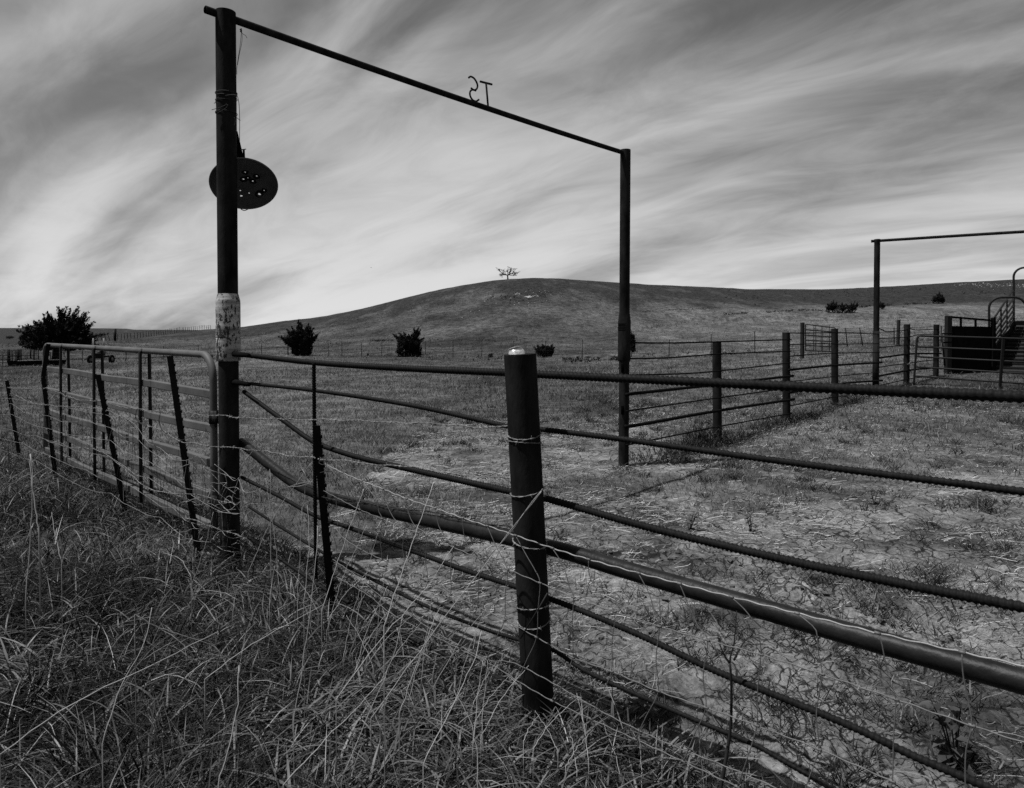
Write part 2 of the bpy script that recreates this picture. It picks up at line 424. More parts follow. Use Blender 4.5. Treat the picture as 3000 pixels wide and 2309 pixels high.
def ground_material():
    m, nt, N, L, B = nodes('ground_soil_and_pasture')
    tc = N('ShaderNodeTexCoord'); OB = tc.outputs['Object']
    def attr(n):
        a = N('ShaderNodeAttribute'); a.attribute_name = n; return a.outputs['Fac']
    def noise(scale, detail=6, rough=0.6, vec=None, stretch=None, dist=0.0):
        t = N('ShaderNodeTexNoise'); t.inputs['Scale'].default_value = scale; t.inputs['Detail'].default_value = detail; t.inputs['Roughness'].default_value = rough
        t.inputs['Distortion'].default_value = dist
        src = vec or OB
        if stretch:
            mp = N('ShaderNodeMapping'); mp.inputs['Scale'].default_value = stretch; L(src, mp.inputs[0]); src = mp.outputs[0]
        L(src, t.inputs['Vector']); return t.outputs[0]
    def ramp(f, p0, c0, p1, c1):
        r = N('ShaderNodeValToRGB'); e = r.color_ramp.elements
        e[0].position, e[1].position = p0, p1; e[0].color, e[1].color = g(c0), g(c1); L(f, r.inputs[0]); return r.outputs[0]
    def math_(op, a, b):
        n = N('ShaderNodeMath'); n.operation = op
        for i, v in enumerate((a, b)):
            if isinstance(v, (int, float)): n.inputs[i].default_value = v
            else: L(v, n.inputs[i])
        return n.outputs[0]
    def mix(f, a, b, mode='MIX'):
        n = N('ShaderNodeMix'); n.data_type = 'RGBA'; n.blend_type = mode
        if isinstance(f, (int, float)): n.inputs[0].default_value = f
        else: L(f, n.inputs[0])
        for i, v in ((6, a), (7, b)):
            if isinstance(v, tuple): n.inputs[i].default_value = v
            else: L(v, n.inputs[i])
        return n.outputs[2]
    dirt, dry = attr('dirt'), attr('dry')
    # dried, cracked mud
    warp = N('ShaderNodeVectorMath'); warp.operation = 'MULTIPLY_ADD'
    wn = N('ShaderNodeTexNoise'); wn.inputs['Scale'].default_value = 11; wn.inputs['Detail'].default_value = 7; wn.inputs['Roughness'].default_value = 0.62; L(OB, wn.inputs['Vector'])
    L(wn.outputs['Color'], warp.inputs[0]); warp.inputs[1].default_value = (0.10, 0.10, 0.0); L(OB, warp.inputs[2])
    flat = N('ShaderNodeMapping'); flat.inputs['Scale'].default_value = (1, 1, 0); L(warp.outputs[0], flat.inputs[0])
    def cracks(scale, w):  # thin fissures, their inner shade painted into the soil colour
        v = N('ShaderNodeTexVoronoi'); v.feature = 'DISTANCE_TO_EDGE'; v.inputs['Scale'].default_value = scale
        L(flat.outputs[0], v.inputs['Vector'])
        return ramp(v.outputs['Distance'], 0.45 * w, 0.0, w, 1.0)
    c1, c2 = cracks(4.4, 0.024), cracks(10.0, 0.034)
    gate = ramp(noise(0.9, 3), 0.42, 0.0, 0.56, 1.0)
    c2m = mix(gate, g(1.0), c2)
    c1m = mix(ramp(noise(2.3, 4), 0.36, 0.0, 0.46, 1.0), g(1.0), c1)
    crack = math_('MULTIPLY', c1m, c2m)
    soil = ramp(noise(1.3, 8, 0.65), 0.38, 0.032, 0.60, 0.135)
    soil = mix(0.75, soil, ramp(noise(22, 8, 0.80), 0.32, 0.12, 0.68, 2.0), 'MULTIPLY')
    soil = mix(0.4, soil, ramp(noise(6.5, 6, 0.7), 0.34, 0.35, 0.62, 1.35), 'MULTIPLY')
    soil = mix(ramp(crack, 0.0, 0.9, 0.9, 0.0), soil, g(0.008))  # shade inside the cracks painted as near-black soil colour
    # pasture: tufts, thatch, flower-bright specks
    grass = ramp(noise(1.3, 8, 0.62), 0.30, 0.007, 0.72, 0.024)
    grass = mix(dry, grass, ramp(noise(2.4, 8, 0.65), 0.28, 0.045, 0.72, 0.115))
    grass = mix(0.85, grass, ramp(noise(4.0, 9, 0.78), 0.33, 0.15, 0.67, 1.9), 'MULTIPLY')
    grass = mix(0.4, grass, ramp(noise(0.22, 5, 0.6, stretch=(1, 0.45, 1)), 0.3, 0.65, 0.7, 1.30), 'MULTIPLY')
    grass = mix(0.75, grass, ramp(noise(0.75, 7, 0.75, stretch=(1, 0.6, 1)), 0.38, 0.22, 0.62, 1.8), 'MULTIPLY')
    e = ramp(math_('ADD', dirt, math_('MULTIPLY', math_('SUBTRACT', noise(9, 6, 0.7), 0.5), 0.9)), 0.42, 0.0, 0.62, 1.0)
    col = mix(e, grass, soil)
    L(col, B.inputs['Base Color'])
    B.inputs['Roughness'].default_value = 0.95; B.inputs['Specular IOR Level'].default_value = 0.08
    b1 = N('ShaderNodeBump'); b1.inputs['Strength'].default_value = 0.9; b1.inputs['Distance'].default_value = 0.02
    L(mix(e, noise(7, 9, 0.8), mix(0.35, noise(30, 8, 0.75), crack)), b1.inputs['Height'])
    b2 = N('ShaderNodeBump'); b2.inputs['Strength'].default_value = 0.5; b2.inputs['Distance'].default_value = 0.5
    L(noise(0.55, 7, 0.72), b2.inputs['Height']); L(b2.outputs[0], b1.inputs['Normal'])
    L(b1.outputs[0], B.inputs['Normal'])
    M['ground'] = m

surface('post_steel', 0.003, 0.018, 11, 0.8, 0.04, bump=0.45, bscale=90, stretch=(1, 1, 0.35))
surface('rebar_steel', 0.0035, 0.0100, 50, 0.6, 0.05, bump=0.2)
surface('thin_rod_steel', 0.0025, 0.006, 40, 0.8, 0.03)
surface('pipe_steel', 0.003, 0.012, 11, 0.46, 0.12, bump=0.7, bscale=38, stretch=(1, 1, 1))
surface('gate_paint', 0.042, 0.080, 5, 0.6, 0.15, bump=0.1)
surface('gate_tube', 0.005, 0.012, 8, 0.6, 0.12)
surface('tpost_paint', 0.0025, 0.006, 30, 0.8, 0.05, bump=0.2)
surface('dark_metal', 0.002, 0.005, 12, 0.85, 0.03)
surface('hole_shade', 0.001, 0.002, 5, 1.0, 0.0)  # near-black colour standing in for the shade inside openings
surface('galvanised_wire', 0.10, 0.20, 40, 0.5, 0.4)
surface('dull_wire', 0.05, 0.11, 40, 0.6, 0.3)
surface('barbed_wire', 0.05, 0.20, 9, 0.6, 0.3)
surface('rusty_wire', 0.008, 0.025, 30, 0.7, 0.15)
surface('aluminium', 0.35, 0.70, 60, 0.48, 0.5, metal=0.6, bump=0.4)
surface('old_wood', 0.010, 0.028, 12, 0.85, 0.05, bump=0.5, stretch=(3, 3, 0.3))
surface('bark', 0.006, 0.016, 10, 0.9, 0.05)
surface('far_post', 0.006, 0.014, 10, 0.85, 0.05)
surface('limestone', 0.16, 0.36, 3, 0.9, 0.1)
surface('clod_soil', 0.022, 0.09, 14, 0.95, 0.04, bump=0.8)
surface('disc_steel', 0.030, 0.060, 9, 0.5, 0.2, bump=0.1)
surface('machine_steel', 0.05, 0.16, 6, 0.6, 0.3)
leaf('tall_grass', 0.003, 0.120, 0.42, 0.14, 0.06)
leaf('dry_grass', 0.07, 0.34, 0.6, 0.3, 0.15)
leaf('pasture_grass', 0.006, 0.165, 0.6, 0.2, 0.2)
leaf('straw', 0.10, 0.60, 0.6, 0.25, 0.1)
leaf('cedar_foliage', 0.002, 0.014, 0.75, 0.06, 0.08)
leaf('weed_leaf', 0.010, 0.045, 0.5, 0.25, 0.15)
leaf('shrub_foliage', 0.004, 0.020, 0.75, 0.08, 0.08)
painted_collar()
ground_material()
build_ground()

def gz(x, y): return float(terrain(np.array([x]), np.array([y]))[0])

def ground_hit(px, py, lo=2.0, hi=420.0):
    d = ray(px, py)
    Y = np.geomspace(lo, hi, 1400)
    X, Zr = d.x / d.y * Y, EYE.z + d.z / d.y * Y
    h = Zr - terrain(X, Y)
    k = np.argmax(h < 0) if (h < 0).any() else len(Y) - 1
    return Vector((X[k], Y[k], float(terrain(X[k:k + 1], Y[k:k + 1])[0])))

# ------------------------------------------------------------------ builders shared by the fences
def resample(pts, step): return spline(pts, step=step)

def rebar(pts, r, name, mat, parent, rib=0.0038, sides=10):
    P = resample(pts, rib)
    R = r * np.array([0.81, 0.81, 0.97, 1.0])[np.arange(len(P)) % 4]
    return MB().tube(P, R, sides).build(name, mat, parent)

def barbed(pts, name, mat, parent, r=0.0015, seed=0, barb=0.115, sag=0.004):
    rg = np.random.default_rng(seed)
    P = resample(pts, 0.012)
    n = len(P)
    s = np.arange(n) * 0.012
    wob = np.stack([np.interp(s, np.arange(0, s[-1] + .2, .09), rg.normal(0, sag, len(np.arange(0, s[-1] + .2, .09)))) for _ in range(3)], -1)
    wob[:, 1] *= 0.4
    P = P + wob
    T = np.gradient(P, axis=0); T /= np.linalg.norm(T, axis=1, keepdims=True)
    U = np.cross(T, [0, 0, 1.0]); U /= np.linalg.norm(U, axis=1, keepdims=True); V = np.cross(U, T)
    mb = MB()
    for ph in (0, math.pi):
        a = s * 2 * math.pi / 0.075 + ph
        mb.tube(P + r * 1.15 * (np.cos(a)[:, None] * U + np.sin(a)[:, None] * V), r, 4)
    x = 0.03
    while x < s[-1] - 0.02:
        k = int(x / 0.012)
        for q in range(2):
            th = rg.uniform(0, math.pi)
            d = np.cos(th) * U[k] + np.sin(th) * V[k]
            c = P[k] + T[k] * 0.006 * q
            mb.tube([c - d * 0.014, c, c + d * 0.014], [r * .5, r * 1.0, r * .5], 3)
        mb.tube([P[k] - T[k] * 0.006, P[k] + T[k] * 0.008], r * 2.6, 5)
        x += barb * rg.uniform(0.85, 1.15)
    return mb.build(name, mat, parent)

def t_post(pts, name, parent, w=0.038, seed=0, yaw=0.0):
    """steel T-section with studs on the face; pts from foot to head"""
    P = [Vector(p) for p in pts]
    mb = MB()
    sx = Vector((math.cos(yaw), math.sin(yaw), 0)); sy = Vector((-math.sin(yaw), math.cos(yaw), 0))
    for a, b in zip(P[:-1], P[1:]):
        mb.beam(a, b, w, 0.006, up=sy)
        mb.beam(a + sy * 0.020, b + sy * 0.020, 0.007, 0.034, up=sy)
    tot = sum((b - a).length for a, b in zip(P[:-1], P[1:]))
    k = 0.06
    while k < tot - 0.3:
        q, rem = P[-1], k
        for a, b in zip(P[-2::-1], P[:0:-1]):
            l = (b - a).length
            if rem <= l: q = b + (a - b) * (rem / l); break
            rem -= l
        mb.box(q + sx * (w / 2 + 0.001) - sy * 0.006, 0.012, 0.016, 0.018, yaw)
        k += 0.053
    return mb.build(name, M['tpost_paint'], parent, smooth=False)

def pipe_post(base, top, r, name, mat, parent, sides=28, open_top=False, joints=()):
    """pipe from base to top; joints = ((z0, z1, radius), ...) swellings measured along the pipe"""
    base, top = Vector(base), Vector(top)
    L_ = (top - base).length
    prof = [(0, r)]
    for z0, z1, R in joints:
        prof += [(z0 - 0.035, r), (z0, R), (z1, R), (z1 + 0.09, r)]
    prof.append((L_, r))
    pts, rad = [], []
    for (z, R), (z2, R2) in zip(prof[:-1], prof[1:]):
        for s in np.linspace(0, 1, max(2, int((z2 - z) / 0.12)), endpoint=False):
            pts.append(base.lerp(top, (z + (z2 - z) * s) / L_)); rad.append(R + (R2 - R) * s)
    pts.append(top); rad.append(r)
    if open_top:
        pts += [top.lerp(base, 0.0), top.lerp(base, 0.25 / L_)]
        pts[-2] = top.lerp(base, 0.0005); rad += [r * 0.90, r * 0.90]
    o = MB().tube(pts, rad, sides).build(name, mat, parent)
    return autosmooth(o, 35)

def wavy(a, b, n, amp, rg):
    P = np.array([tuple(Vector(a).lerp(Vector(b), t)) for t in np.linspace(0, 1, n)])
    P[1:-1] += rg.normal(0, amp, (n - 2, 3))
    return P

# ------------------------------------------------------------------ entrance gateway (posts of drill pipe, crossbar, letters)
A2 = (FRONT_A.x, FRONT_A.y)
def side_pt(t): return (FRONT_A.x + SIDE_U.x * t, FRONT_A.y + SIDE_U.y * t)
def side_t(px):
    r = (px - 1500) / F
    return (r * FRONT_A.y - FRONT_A.x) / (SIDE_U.x - SIDE_U.y * r)
SP, SQ = A2, side_pt(10)
FP, FQ = A2, (FRONT_A.x + FRONT_D.x * 3, FRONT_A.y + FRONT_D.y * 3)
def fz(py, Y): return at(1500, py, Y).z

gw = thing('entrance_gateway', 'tall dark pipe gateway with a crossbar carrying two welded letters', 'gateway', (A2[0], A2[1], 0))
lz0, lz1 = fz(1058, 4.62), fz(876, 4.62)
base_l = Vector((A2[0], A2[1], -0.1)); top_l = Vector(on(664, 36, SP, SQ))
top_l = Vector((A2[0], A2[1], top_l.z))
post_l = pipe_post(base_l, top_l, 0.0645, 'post', M['post_steel'], gw, joints=())
col = []
zz = [(lz0, 0.0655), (lz0 + 0.003, 0.0765), (lz0 + 0.012, 0.0785), (fz(991, 4.62), 0.0785), (fz(990.5, 4.62), 0.0755), (fz(988, 4.62), 0.0755), (fz(987.5, 4.62), 0.0785),
      (lz1 - 0.03, 0.0785), (lz1 - 0.01, 0.0775), (lz1 + 0.035, 0.0655)]
pts, rad = [], []
for (a, r0), (b, r1) in zip(zz[:-1], zz[1:]):
    for s in np.linspace(0, 1, 4, endpoint=False): pts.append((A2[0], A2[1], a + (b - a) * s)); rad.append(r0 + (r1 - r0) * s)
pts.append((A2[0], A2[1], zz[-1][0])); rad.append(zz[-1][1])
c = autosmooth(MB().tube(pts, rad, 40).build('tool_joint', M['paint'], post_l), 30)
c['label'] = 'swollen pipe joint with worn white paint'
P0 = side_pt(side_t(1828)); y0 = P0[1]
top_r = on(1832, 440, SP, SQ)
b0 = Vector((P0[0], P0[1], gz(*P0) - 0.1)); t0 = Vector((P0[0] + .01, P0[1], top_r.z))
j0, j1 = fz(1053, y0), fz(940, y0)
post_r = pipe_post(b0, t0, 0.0605, 'post', M['post_steel'], gw, joints=((j0 - b0.z, j1 - b0.z, 0.0745),))
for dz in (0.03, 0.05, 0.075, 0.10):
    MB().tube([(P0[0], P0[1], j1 - dz), (P0[0], P0[1], j1 - dz - 0.006)], 0.0757, 28).build('groove_ring', M['dark_metal'], post_r)
for py in (1079, 1201):
    q = on(1822, py, SP, SQ)
    MB().box((P0[0] - 0.022, P0[1] - 0.0572, q.z), 0.034, 0.014, 0.10, 0.35).build('slot_shade_block', M['hole_shade'], post_r)  # solid black block painted as the shaded inside of a slot
# crossbar, running through the head of the near post
u3 = Vector((SIDE_U.x, SIDE_U.y, 0))
cb0 = on(700, 63, SP, SQ); cb1 = on(1822, 446, SP, SQ)
zl = (cb0.z + cb1.z) / 2
cz = lambda t: zl
bar_a = Vector((A2[0], A2[1], cb0.z)) - u3 * 0.115 - Vector((0.02, 0, -0.012)); bar_b = Vector((P0[0], P0[1], cb1.z)) + u3 * 0.05
bar = autosmooth(MB().tube([bar_a.lerp(bar_b, f) - Vector((0, 0, 0.085 * f * (1 - f))) for f in np.linspace(0, 1, 17)], 0.0255, 18).build('crossbar', M['post_steel'], gw), 35)
MB().tube([bar_a - u3 * 0.003, bar_a - u3 * 0.001], 0.021, 14).build('open_end_shade', M['hole_shade'], bar)  # black disc painted as the dark bore of the closed bar end
def let(pxs, name, r=0.0085):
    return MB().tube(spline([on(a, b - 4, SP, SQ) for a, b in pxs], n=40), r, 10)
s_ = let([(1373, 232), (1379, 228.5), (1389, 234), (1397, 247), (1399, 258), (1395, 266), (1388, 268), (1380, 262)], 's')
P_ = spline([on(a, b - 4, SP, SQ) for a, b in [(1394, 270), (1386, 267), (1379, 270), (1376.5, 278), (1379, 289), (1386, 298), (1395, 301), (1403, 296)]], n=40)
s_.tube(P_, 0.0085, 10)
o = s_.build('letter', M['post_steel'], gw); o['label'] = 'letter S seen from behind, so mirrored'
t_ = MB().tube([on(1407, 239, SP, SQ), on(1441, 247.5, SP, SQ)], 0.010, 12)
t_.tube([on(1424, 243, SP, SQ), on(1430, 313, SP, SQ)], 0.009, 12)
o = t_.build('letter', M['post_steel'], gw); o['label'] = 'letter T of welded rod'

# wire wrapped round the near post, and the loose wire hanging from the crossbar
rg = np.random.default_rng(3)
ww = thing('wrapped_wire', 'rusty wire wound round the near gateway post with loose ends', 'wire', (A2[0], A2[1], fz(290, 4.62)))
def ring(z0, z1, turns, r, ph=0.0):
    a = np.linspace(0, turns * 2 * math.pi, int(40 * turns)) + ph
    return np.stack([A2[0] + r * np.cos(a), A2[1] + r * np.sin(a), np.linspace(z0, z1, len(a))], -1)
for k, (za, zb) in enumerate(((271, 279), (277, 272), (331, 334), (283, 300))):
    MB().tube(ring(fz(za, 4.62), fz(zb, 4.62), 1.25, 0.0685, k * 1.3), 0.0022, 5).build('wire_loop', M['rusty_wire'], ww)
for tr in ([(640, 284), (632, 295), (635, 312), (638, 322)], [(665, 305), (650, 313), (620, 322)], [(668, 306), (660, 318), (633, 334)], [(627, 303), (634, 300), (641, 303)],
           [(660, 280), (690, 278), (699, 295), (702, 340), (702, 420)], [(686, 344), (690, 352), (687, 368)], [(694, 345), (700, 350), (704, 353)]):
    MB().tube(spline([at(a, b, 4.545) for a, b in tr], n=22), 0.0020, 5).build('loose_end', M['rusty_wire'], ww)
hw = thing('hanging_twine', 'thin twine knotted under the crossbar beside the near post', 'twine', at(706, 83, 4.70))
for tr in ([(706, 83), (707, 95), (704, 130), (698, 170), (694, 200), (694, 218)], [(708, 83), (709, 120), (701, 160), (696, 190)], [(706, 92), (712, 100), (719, 104), (724, 112)]):
    MB().tube(spline([at(a, b, 4.69) for a, b in tr], n=24), 0.0016, 5).build('strand', M['rusty_wire'], hw)
MB().tube([at(704, 86, 4.69), at(707, 90, 4.69), at(705, 94, 4.69)], 0.006, 6).build('knot', M['rusty_wire'], hw)

# ------------------------------------------------------------------ round steel disc full of bullet holes
def build_disc():
    import bmesh
    ctr = at(715, 540, 4.80)
    root = thing('steel_disc', 'round dished steel disc pierced by bullet holes, hung behind the gateway post', 'disc', ctr)
    R = 0.220
    tilt = math.radians(50)
    ex = Vector((0.932, 0.363, 0)); hz = Vector((-0.363, 0.932, 0)); ey = Vector((0, 0, math.cos(tilt))) - hz * math.sin(tilt)    # face looks down towards the road
    nrm = ex.cross(ey)
    holes = [(718, 512, 5), (752, 523, 6), (726, 530, 4), (713, 534, 7), (741, 539, 6), (704, 566, 6), (730, 573, 5), (760, 574, 9), (774, 563, 4), (707, 580, 8)]
    def loc(px, py):
        d = ray(px, py); t = nrm.dot(ctr - EYE) / nrm.dot(d); h = EYE + d * t - ctr
        return h.dot(ex), h.dot(ey)
    bm = bmesh.new()
    loops = [[(R * math.cos(a), R * math.sin(a)) for a in np.linspace(0, 2 * math.pi, 56, endpoint=False)]]
    rr = random.Random(4)
    for hx, hy, s in holes:
        x, y = loc(hx, hy); r = s * 0.0010
        loops.append([(x + r * (1 + rr.uniform(-.3, .3)) * math.cos(a), y + r * .8 * (1 + rr.uniform(-.3, .3)) * math.sin(a)) for a in np.linspace(0, 2 * math.pi, 9, endpoint=False)])
    for r in (0.07, 0.13, 0.19):
        for a in np.linspace(0, 2 * math.pi, int(r * 140), endpoint=False):
            p = (r * math.cos(a), r * math.sin(a))
            if all((p[0] - loc(h[0], h[1])[0]) ** 2 + (p[1] - loc(h[0], h[1])[1]) ** 2 > 0.0005 for h in holes): loops.append([p])
    edges = []
    for lp in loops:
        vs = [bm.verts.new((x, y, 0)) for x, y in lp]
        if len(vs) > 2: edges += [bm.edges.new((vs[i], vs[(i + 1) % len(vs)])) for i in range(len(vs))]
    bmesh.ops.triangle_fill(bm, use_beauty=True, use_dissolve=False, edges=edges)
    for v in [v for v in bm.verts if not v.link_edges]: bm.verts.remove(v)
    for v in bm.verts:
        x, y = v.co.x, v.co.y
        v.co.z = 0.035 * (1 - (x * x + y * y) / (R * R)) * -1
        v.co = ex * x + ey * y + nrm * v.co.z + ctr
    me = bpy.data.meshes.new('plate'); bm.to_mesh(me); bm.free()
    o = link('plate', me, M['disc_steel'], root)
    md = o.modifiers.new('thick', 'SOLIDIFY'); md.thickness = 0.004; md.offset = 0
    a = np.linspace(0, 2 * math.pi, 57)
    MB().tube([tuple(ctr + ex * (R * math.cos(t)) + ey * (R * math.sin(t))) for t in a], 0.0065, 6).build('rim', M['gate_paint'], root)
    # torn lips round the holes
    for hx, hy, s in holes[:5] + holes[7:9]:
        x, y = loc(hx, hy); r = s * 0.0017 + 0.008
        c0 = ctr + ex * x + ey * y - nrm * (0.035 * (1 - (x * x + y * y) / R ** 2)) + nrm * 0.003
        MB().tube([tuple(c0 + ex * (r * (1 + rr.uniform(-.25, .25)) * math.cos(t)) + ey * (r * (1 + rr.uniform(-.25, .25)) * math.sin(t))) for t in np.linspace(0, 2 * math.pi, 11)], 0.0055, 5).build('torn_lip', M['dark_metal'], root)
    mb = MB()
    p = [at(694, 384, 4.70), at(712, 460, 4.74), at(672, 462, 4.74)]
    mb.add([tuple(q + Vector((0, dy, 0))) for dy in (0, .012) for q in p], [(0, 1, 4, 3), (1, 2, 5, 4), (2, 0, 3, 5)], [(0, 2, 1), (3, 4, 5)])
    mb.build('bracket', M['dark_metal'], root, smooth=False)
    mb = MB().tube([at(706, 439, 4.72), at(721, 437, 4.72)], 0.003, 6).tube([at(714, 438, 4.72), at(715, 462, 4.76)], 0.007, 6)
    mb.build('hook', M['dark_metal'], root)
    MB().tube(spline([at(706, 613, 4.72), at(716, 617, 4.71), at(727, 613, 4.72)], n=10), 0.003, 5).build('lower_clip', M['rusty_wire'], root)
build_disc()

# ------------------------------------------------------------------ front fence: leaning pipe post, bent reinforcing bars and pipe rails
ff = thing('front_pipe_fence', 'rail fence of ribbed bars and pipe on a leaning post across the foreground', 'fence', (0.03, 2.76, 0))
mp_bot = on(1580, 2124, FP, FQ)
mp_top = at(1523.5, 1037, on(1523, 1036, FP, FQ).y - 0.11)
pb = mp_bot + (mp_bot - mp_top).normalized() * 0.15
mid_post = pipe_post(pb, mp_top, 0.0635, 'post', M['post_steel'], ff, sides=48, open_top=True)
end_post = pipe_post(Vector((FRONT_A.x + FRONT_D.x * 5.55, FRONT_A.y + FRONT_D.y * 5.55, -0.1)), Vector((FRONT_A.x + FRONT_D.x * 5.55, FRONT_A.y + FRONT_D.y * 5.55, 1.5)), 0.0635, 'post', M['post_steel'], ff)
def frail(px, r, kind, ext=0.9, d=0.0):
    d = 0.052 + r
    n3 = Vector((-FRONT_D.y, FRONT_D.x, 0)) * d
    P = [Vector(on(a, b, (FP[0] + n3.x, FP[1] + n3.y), (FQ[0] + n3.x, FQ[1] + n3.y))) for a, b in px]
    if ext: P.append(P[-1] + (P[-1] - P[-2]).normalized() * ext)
    if kind == 'rebar': return rebar(P, r, 'ribbed_bar', M['rebar_steel'], ff)
    if kind == 'thick': return rebar(P, r, 'ribbed_bar', M['rebar_steel'], ff, rib=0.0048, sides=12)
    return autosmooth(MB().tube(spline(P, step=0.03), r, 24).build('pipe_rail', M['pipe_steel'], ff), 40)
frail([(700, 1038), (925, 1063), (1200, 1080), (1480, 1092), (1575, 1097), (2100, 1122), (2550, 1143), (3000, 1163)], 0.0172, 'thick')
frail([(700, 1121), (925, 1145), (1200, 1187), (1477, 1247), (1575, 1257), (1800, 1284), (2300, 1353), (3000, 1441)], 0.0118, 'rebar')
frail([(714, 1147), (760, 1181), (830, 1232), (900, 1283), (950, 1308), (1050, 1340), (1200, 1375), (1480, 1437), (1600, 1461), (1900, 1545), (2300, 1640), (2650, 1712), (3000, 1780)], 0.0152, 'rebar')
frail([(706, 1296), (740, 1322), (790, 1362), (850, 1407), (905, 1436), (960, 1456), (1060, 1482), (1200, 1513), (1340, 1543), (1480, 1574), (1650, 1614), (1800, 1660), (2000, 1718), (2200, 1775), (2400, 1832), (2600, 1888), (2800, 1943), (3000, 1998)], 0.0325, 'pipe')
frail([(707, 1398), (814, 1452), (921, 1510), (1028, 1548), (1189, 1607), (1349, 1666), (1510, 1719), (1702, 1789), (1885, 1866), (2077, 1957), (2222, 2017), (2489, 2126), (2681, 2217), (2898, 2309)], 0.0125, 'rebar', ext=1.2)
frail([(728, 1484), (836, 1553), (975, 1636), (1082, 1693), (1242, 1773), (1403, 1837), (1521, 1875), (1618, 1904), (1717, 1967), (1885, 2044), (2077, 2126), (2222, 2188), (2434, 2309)], 0.0090, 'rebar', ext=1.6)
frail([(728, 1575), (846, 1655), (975, 1741), (1082, 1794), (1162, 1848), (1296, 1915), (1500, 2005), (1672, 2083), (1774, 2151), (2000, 2290)], 0.0100, 'rebar', ext=2.2)
rebar([on(924, 1062, FP, FQ) + Vector((0, -.03, 0)), on(927, 1400, FP, FQ) + Vector((0, -.03, 0)), on(930, 1690, FP, FQ) + Vector((0, -.03, 0))], 0.0118, 'upright_bar', M['thin_rod_steel'], ff)
# dark weld stubs where the bars meet the near gateway post
for py in (1038, 1121):
    p = on(700, py, FP, FQ)
    MB().tube([Vector((A2[0] + .05, A2[1] - .04, p.z)), Vector((A2[0] + .05, A2[1] - .04, p.z)).lerp(p + Vector((.12, -.11, -.006)), 0.9)], [0.02, 0.014], 10).build('weld_stub', M['dark_metal'], ff)

# barbed ties round the leaning post
axis = (mp_top - mp_bot).normalized()
def tie(pxy, k, mat='barbed_wire', turns=1.0, tilt=0.02):
    c = mp_bot + axis * ((on(1530, pxy, FP, FQ).z - mp_bot.z) / axis.z)
    e1 = axis.cross(Vector((0, 1, 0))).normalized(); e2 = axis.cross(e1)
    a = np.linspace(0, 2 * math.pi * turns, 56) + k
    P = [c + e1 * (0.0665 * math.cos(t)) + e2 * (0.0665 * math.sin(t)) + axis * (tilt * math.sin(t + k)) for t in a]
    barbed(P, 'tie_wire', M[mat], ff, r=0.0014, seed=30 + int(k * 10), barb=0.10, sag=0.001)
for i, py in enumerate((1262, 1283, 1424, 1568, 1750, 1790)): tie(py, 0.7 * i, tilt=0.012 if i % 2 else -0.01)

# crushed drinks can stuffed in the open post head
def build_can():
    c = mp_top + Vector((-0.010, 0.008, 0.0))
    root = thing('crushed_can', 'shiny crushed drinks can stuffed into the open top of the leaning post', 'can', c)
    tiltM = Matrix.Rotation(math.radians(-14), 3, 'Y') @ Matrix.Rotation(math.radians(-12), 3, 'X')
    prof = [(-0.10, .031), (-0.02, .0325), (-0.004, .0325), (0.004, .0315), (0.012, .0275), (0.017, .0262), (0.0185, .0275), (0.0205, .0275), (0.0205, .0255), (0.0165, .0245), (0.0160, .0)]
    n = 40
    V = []
    for z, r in prof:
        for k in range(n):
            a = 2 * math.pi * k / n
            rr = r * (1 + (-0.26 * max(0, math.cos(a + 1.45)) ** 8 - 0.18 * max(0, math.cos(a + 0.75)) ** 10 - 0.12 * max(0, math.cos(a + 2.4)) ** 10) * (1 if z < 0.014 else 0.25)) if r else 0.0005
            V.append(tuple(tiltM @ Vector((rr * math.cos(a), rr * math.sin(a), z + 0.002 * math.sin(3 * a) * (z < 0.01))) + c + Vector((-0.004, 0, 0.004))))
    m = len(prof)
    Q = [(i * n + k, i * n + (k + 1) % n, (i + 1) * n + (k + 1) % n, (i + 1) * n + k) for i in range(m - 1) for k in range(n)]
    o = autosmooth(MB().add(V, Q).build('body', M['aluminium'], root), 35)
    cc = c + tiltM @ Vector((0, 0, 0.0195))
    MB().tube([tuple(cc + tiltM @ Vector((0.009 * math.cos(t), 0.006 * math.sin(t) + 0.004, 0))) for t in np.linspace(0, 2 * math.pi, 14)], 0.0018, 5).build('pull_tab', M['aluminium'], root)
build_can()

# ------------------------------------------------------------------ swung-open ranch gate on the left
GH, GE = (-2.02, 4.64), (-5.30, 7.74)
gate = thing('open_ranch_gate', 'long grey tubular ranch gate swung open beside the painted post', 'gate', (GH[0], GH[1], 0.2))
GH3, GE3 = Vector((GH[0], GH[1], 0)), Vector((GE[0], GE[1], 0))
gd = (GE3 - GH3).normalized(); gn = Vector((gd.y, -gd.x, 0))
if gn.y > 0: gn = -gn
GL = (GE3 - GH3).length
def gp(s, z, off=0.0): return GH3 + gd * s + gn * off + Vector((0, 0, z))
zt, zb, rc = 1.425, 0.22, 0.17
path = [gp(0.03, zb)] + [gp(0.03, z) for z in (0.5, 0.9)] + [gp(0.03 + rc - rc * math.cos(a), zt - rc + rc * math.sin(a)) for a in np.linspace(0, math.pi / 2, 9)] + \
       [gp(GL * f, zt) for f in (0.3, 0.6)] + [gp(GL - rc * .8 + rc * .8 * math.sin(a), zt - rc * .8 + rc * .8 * math.cos(a)) for a in np.linspace(0, math.pi / 2, 9)] + [gp(GL, z) for z in (0.9, 0.5)] + [gp(GL, zb)]
MB().tube(path, 0.0245, 16).build('frame_tube', M['gate_paint'], gate)
rg = np.random.default_rng(9)
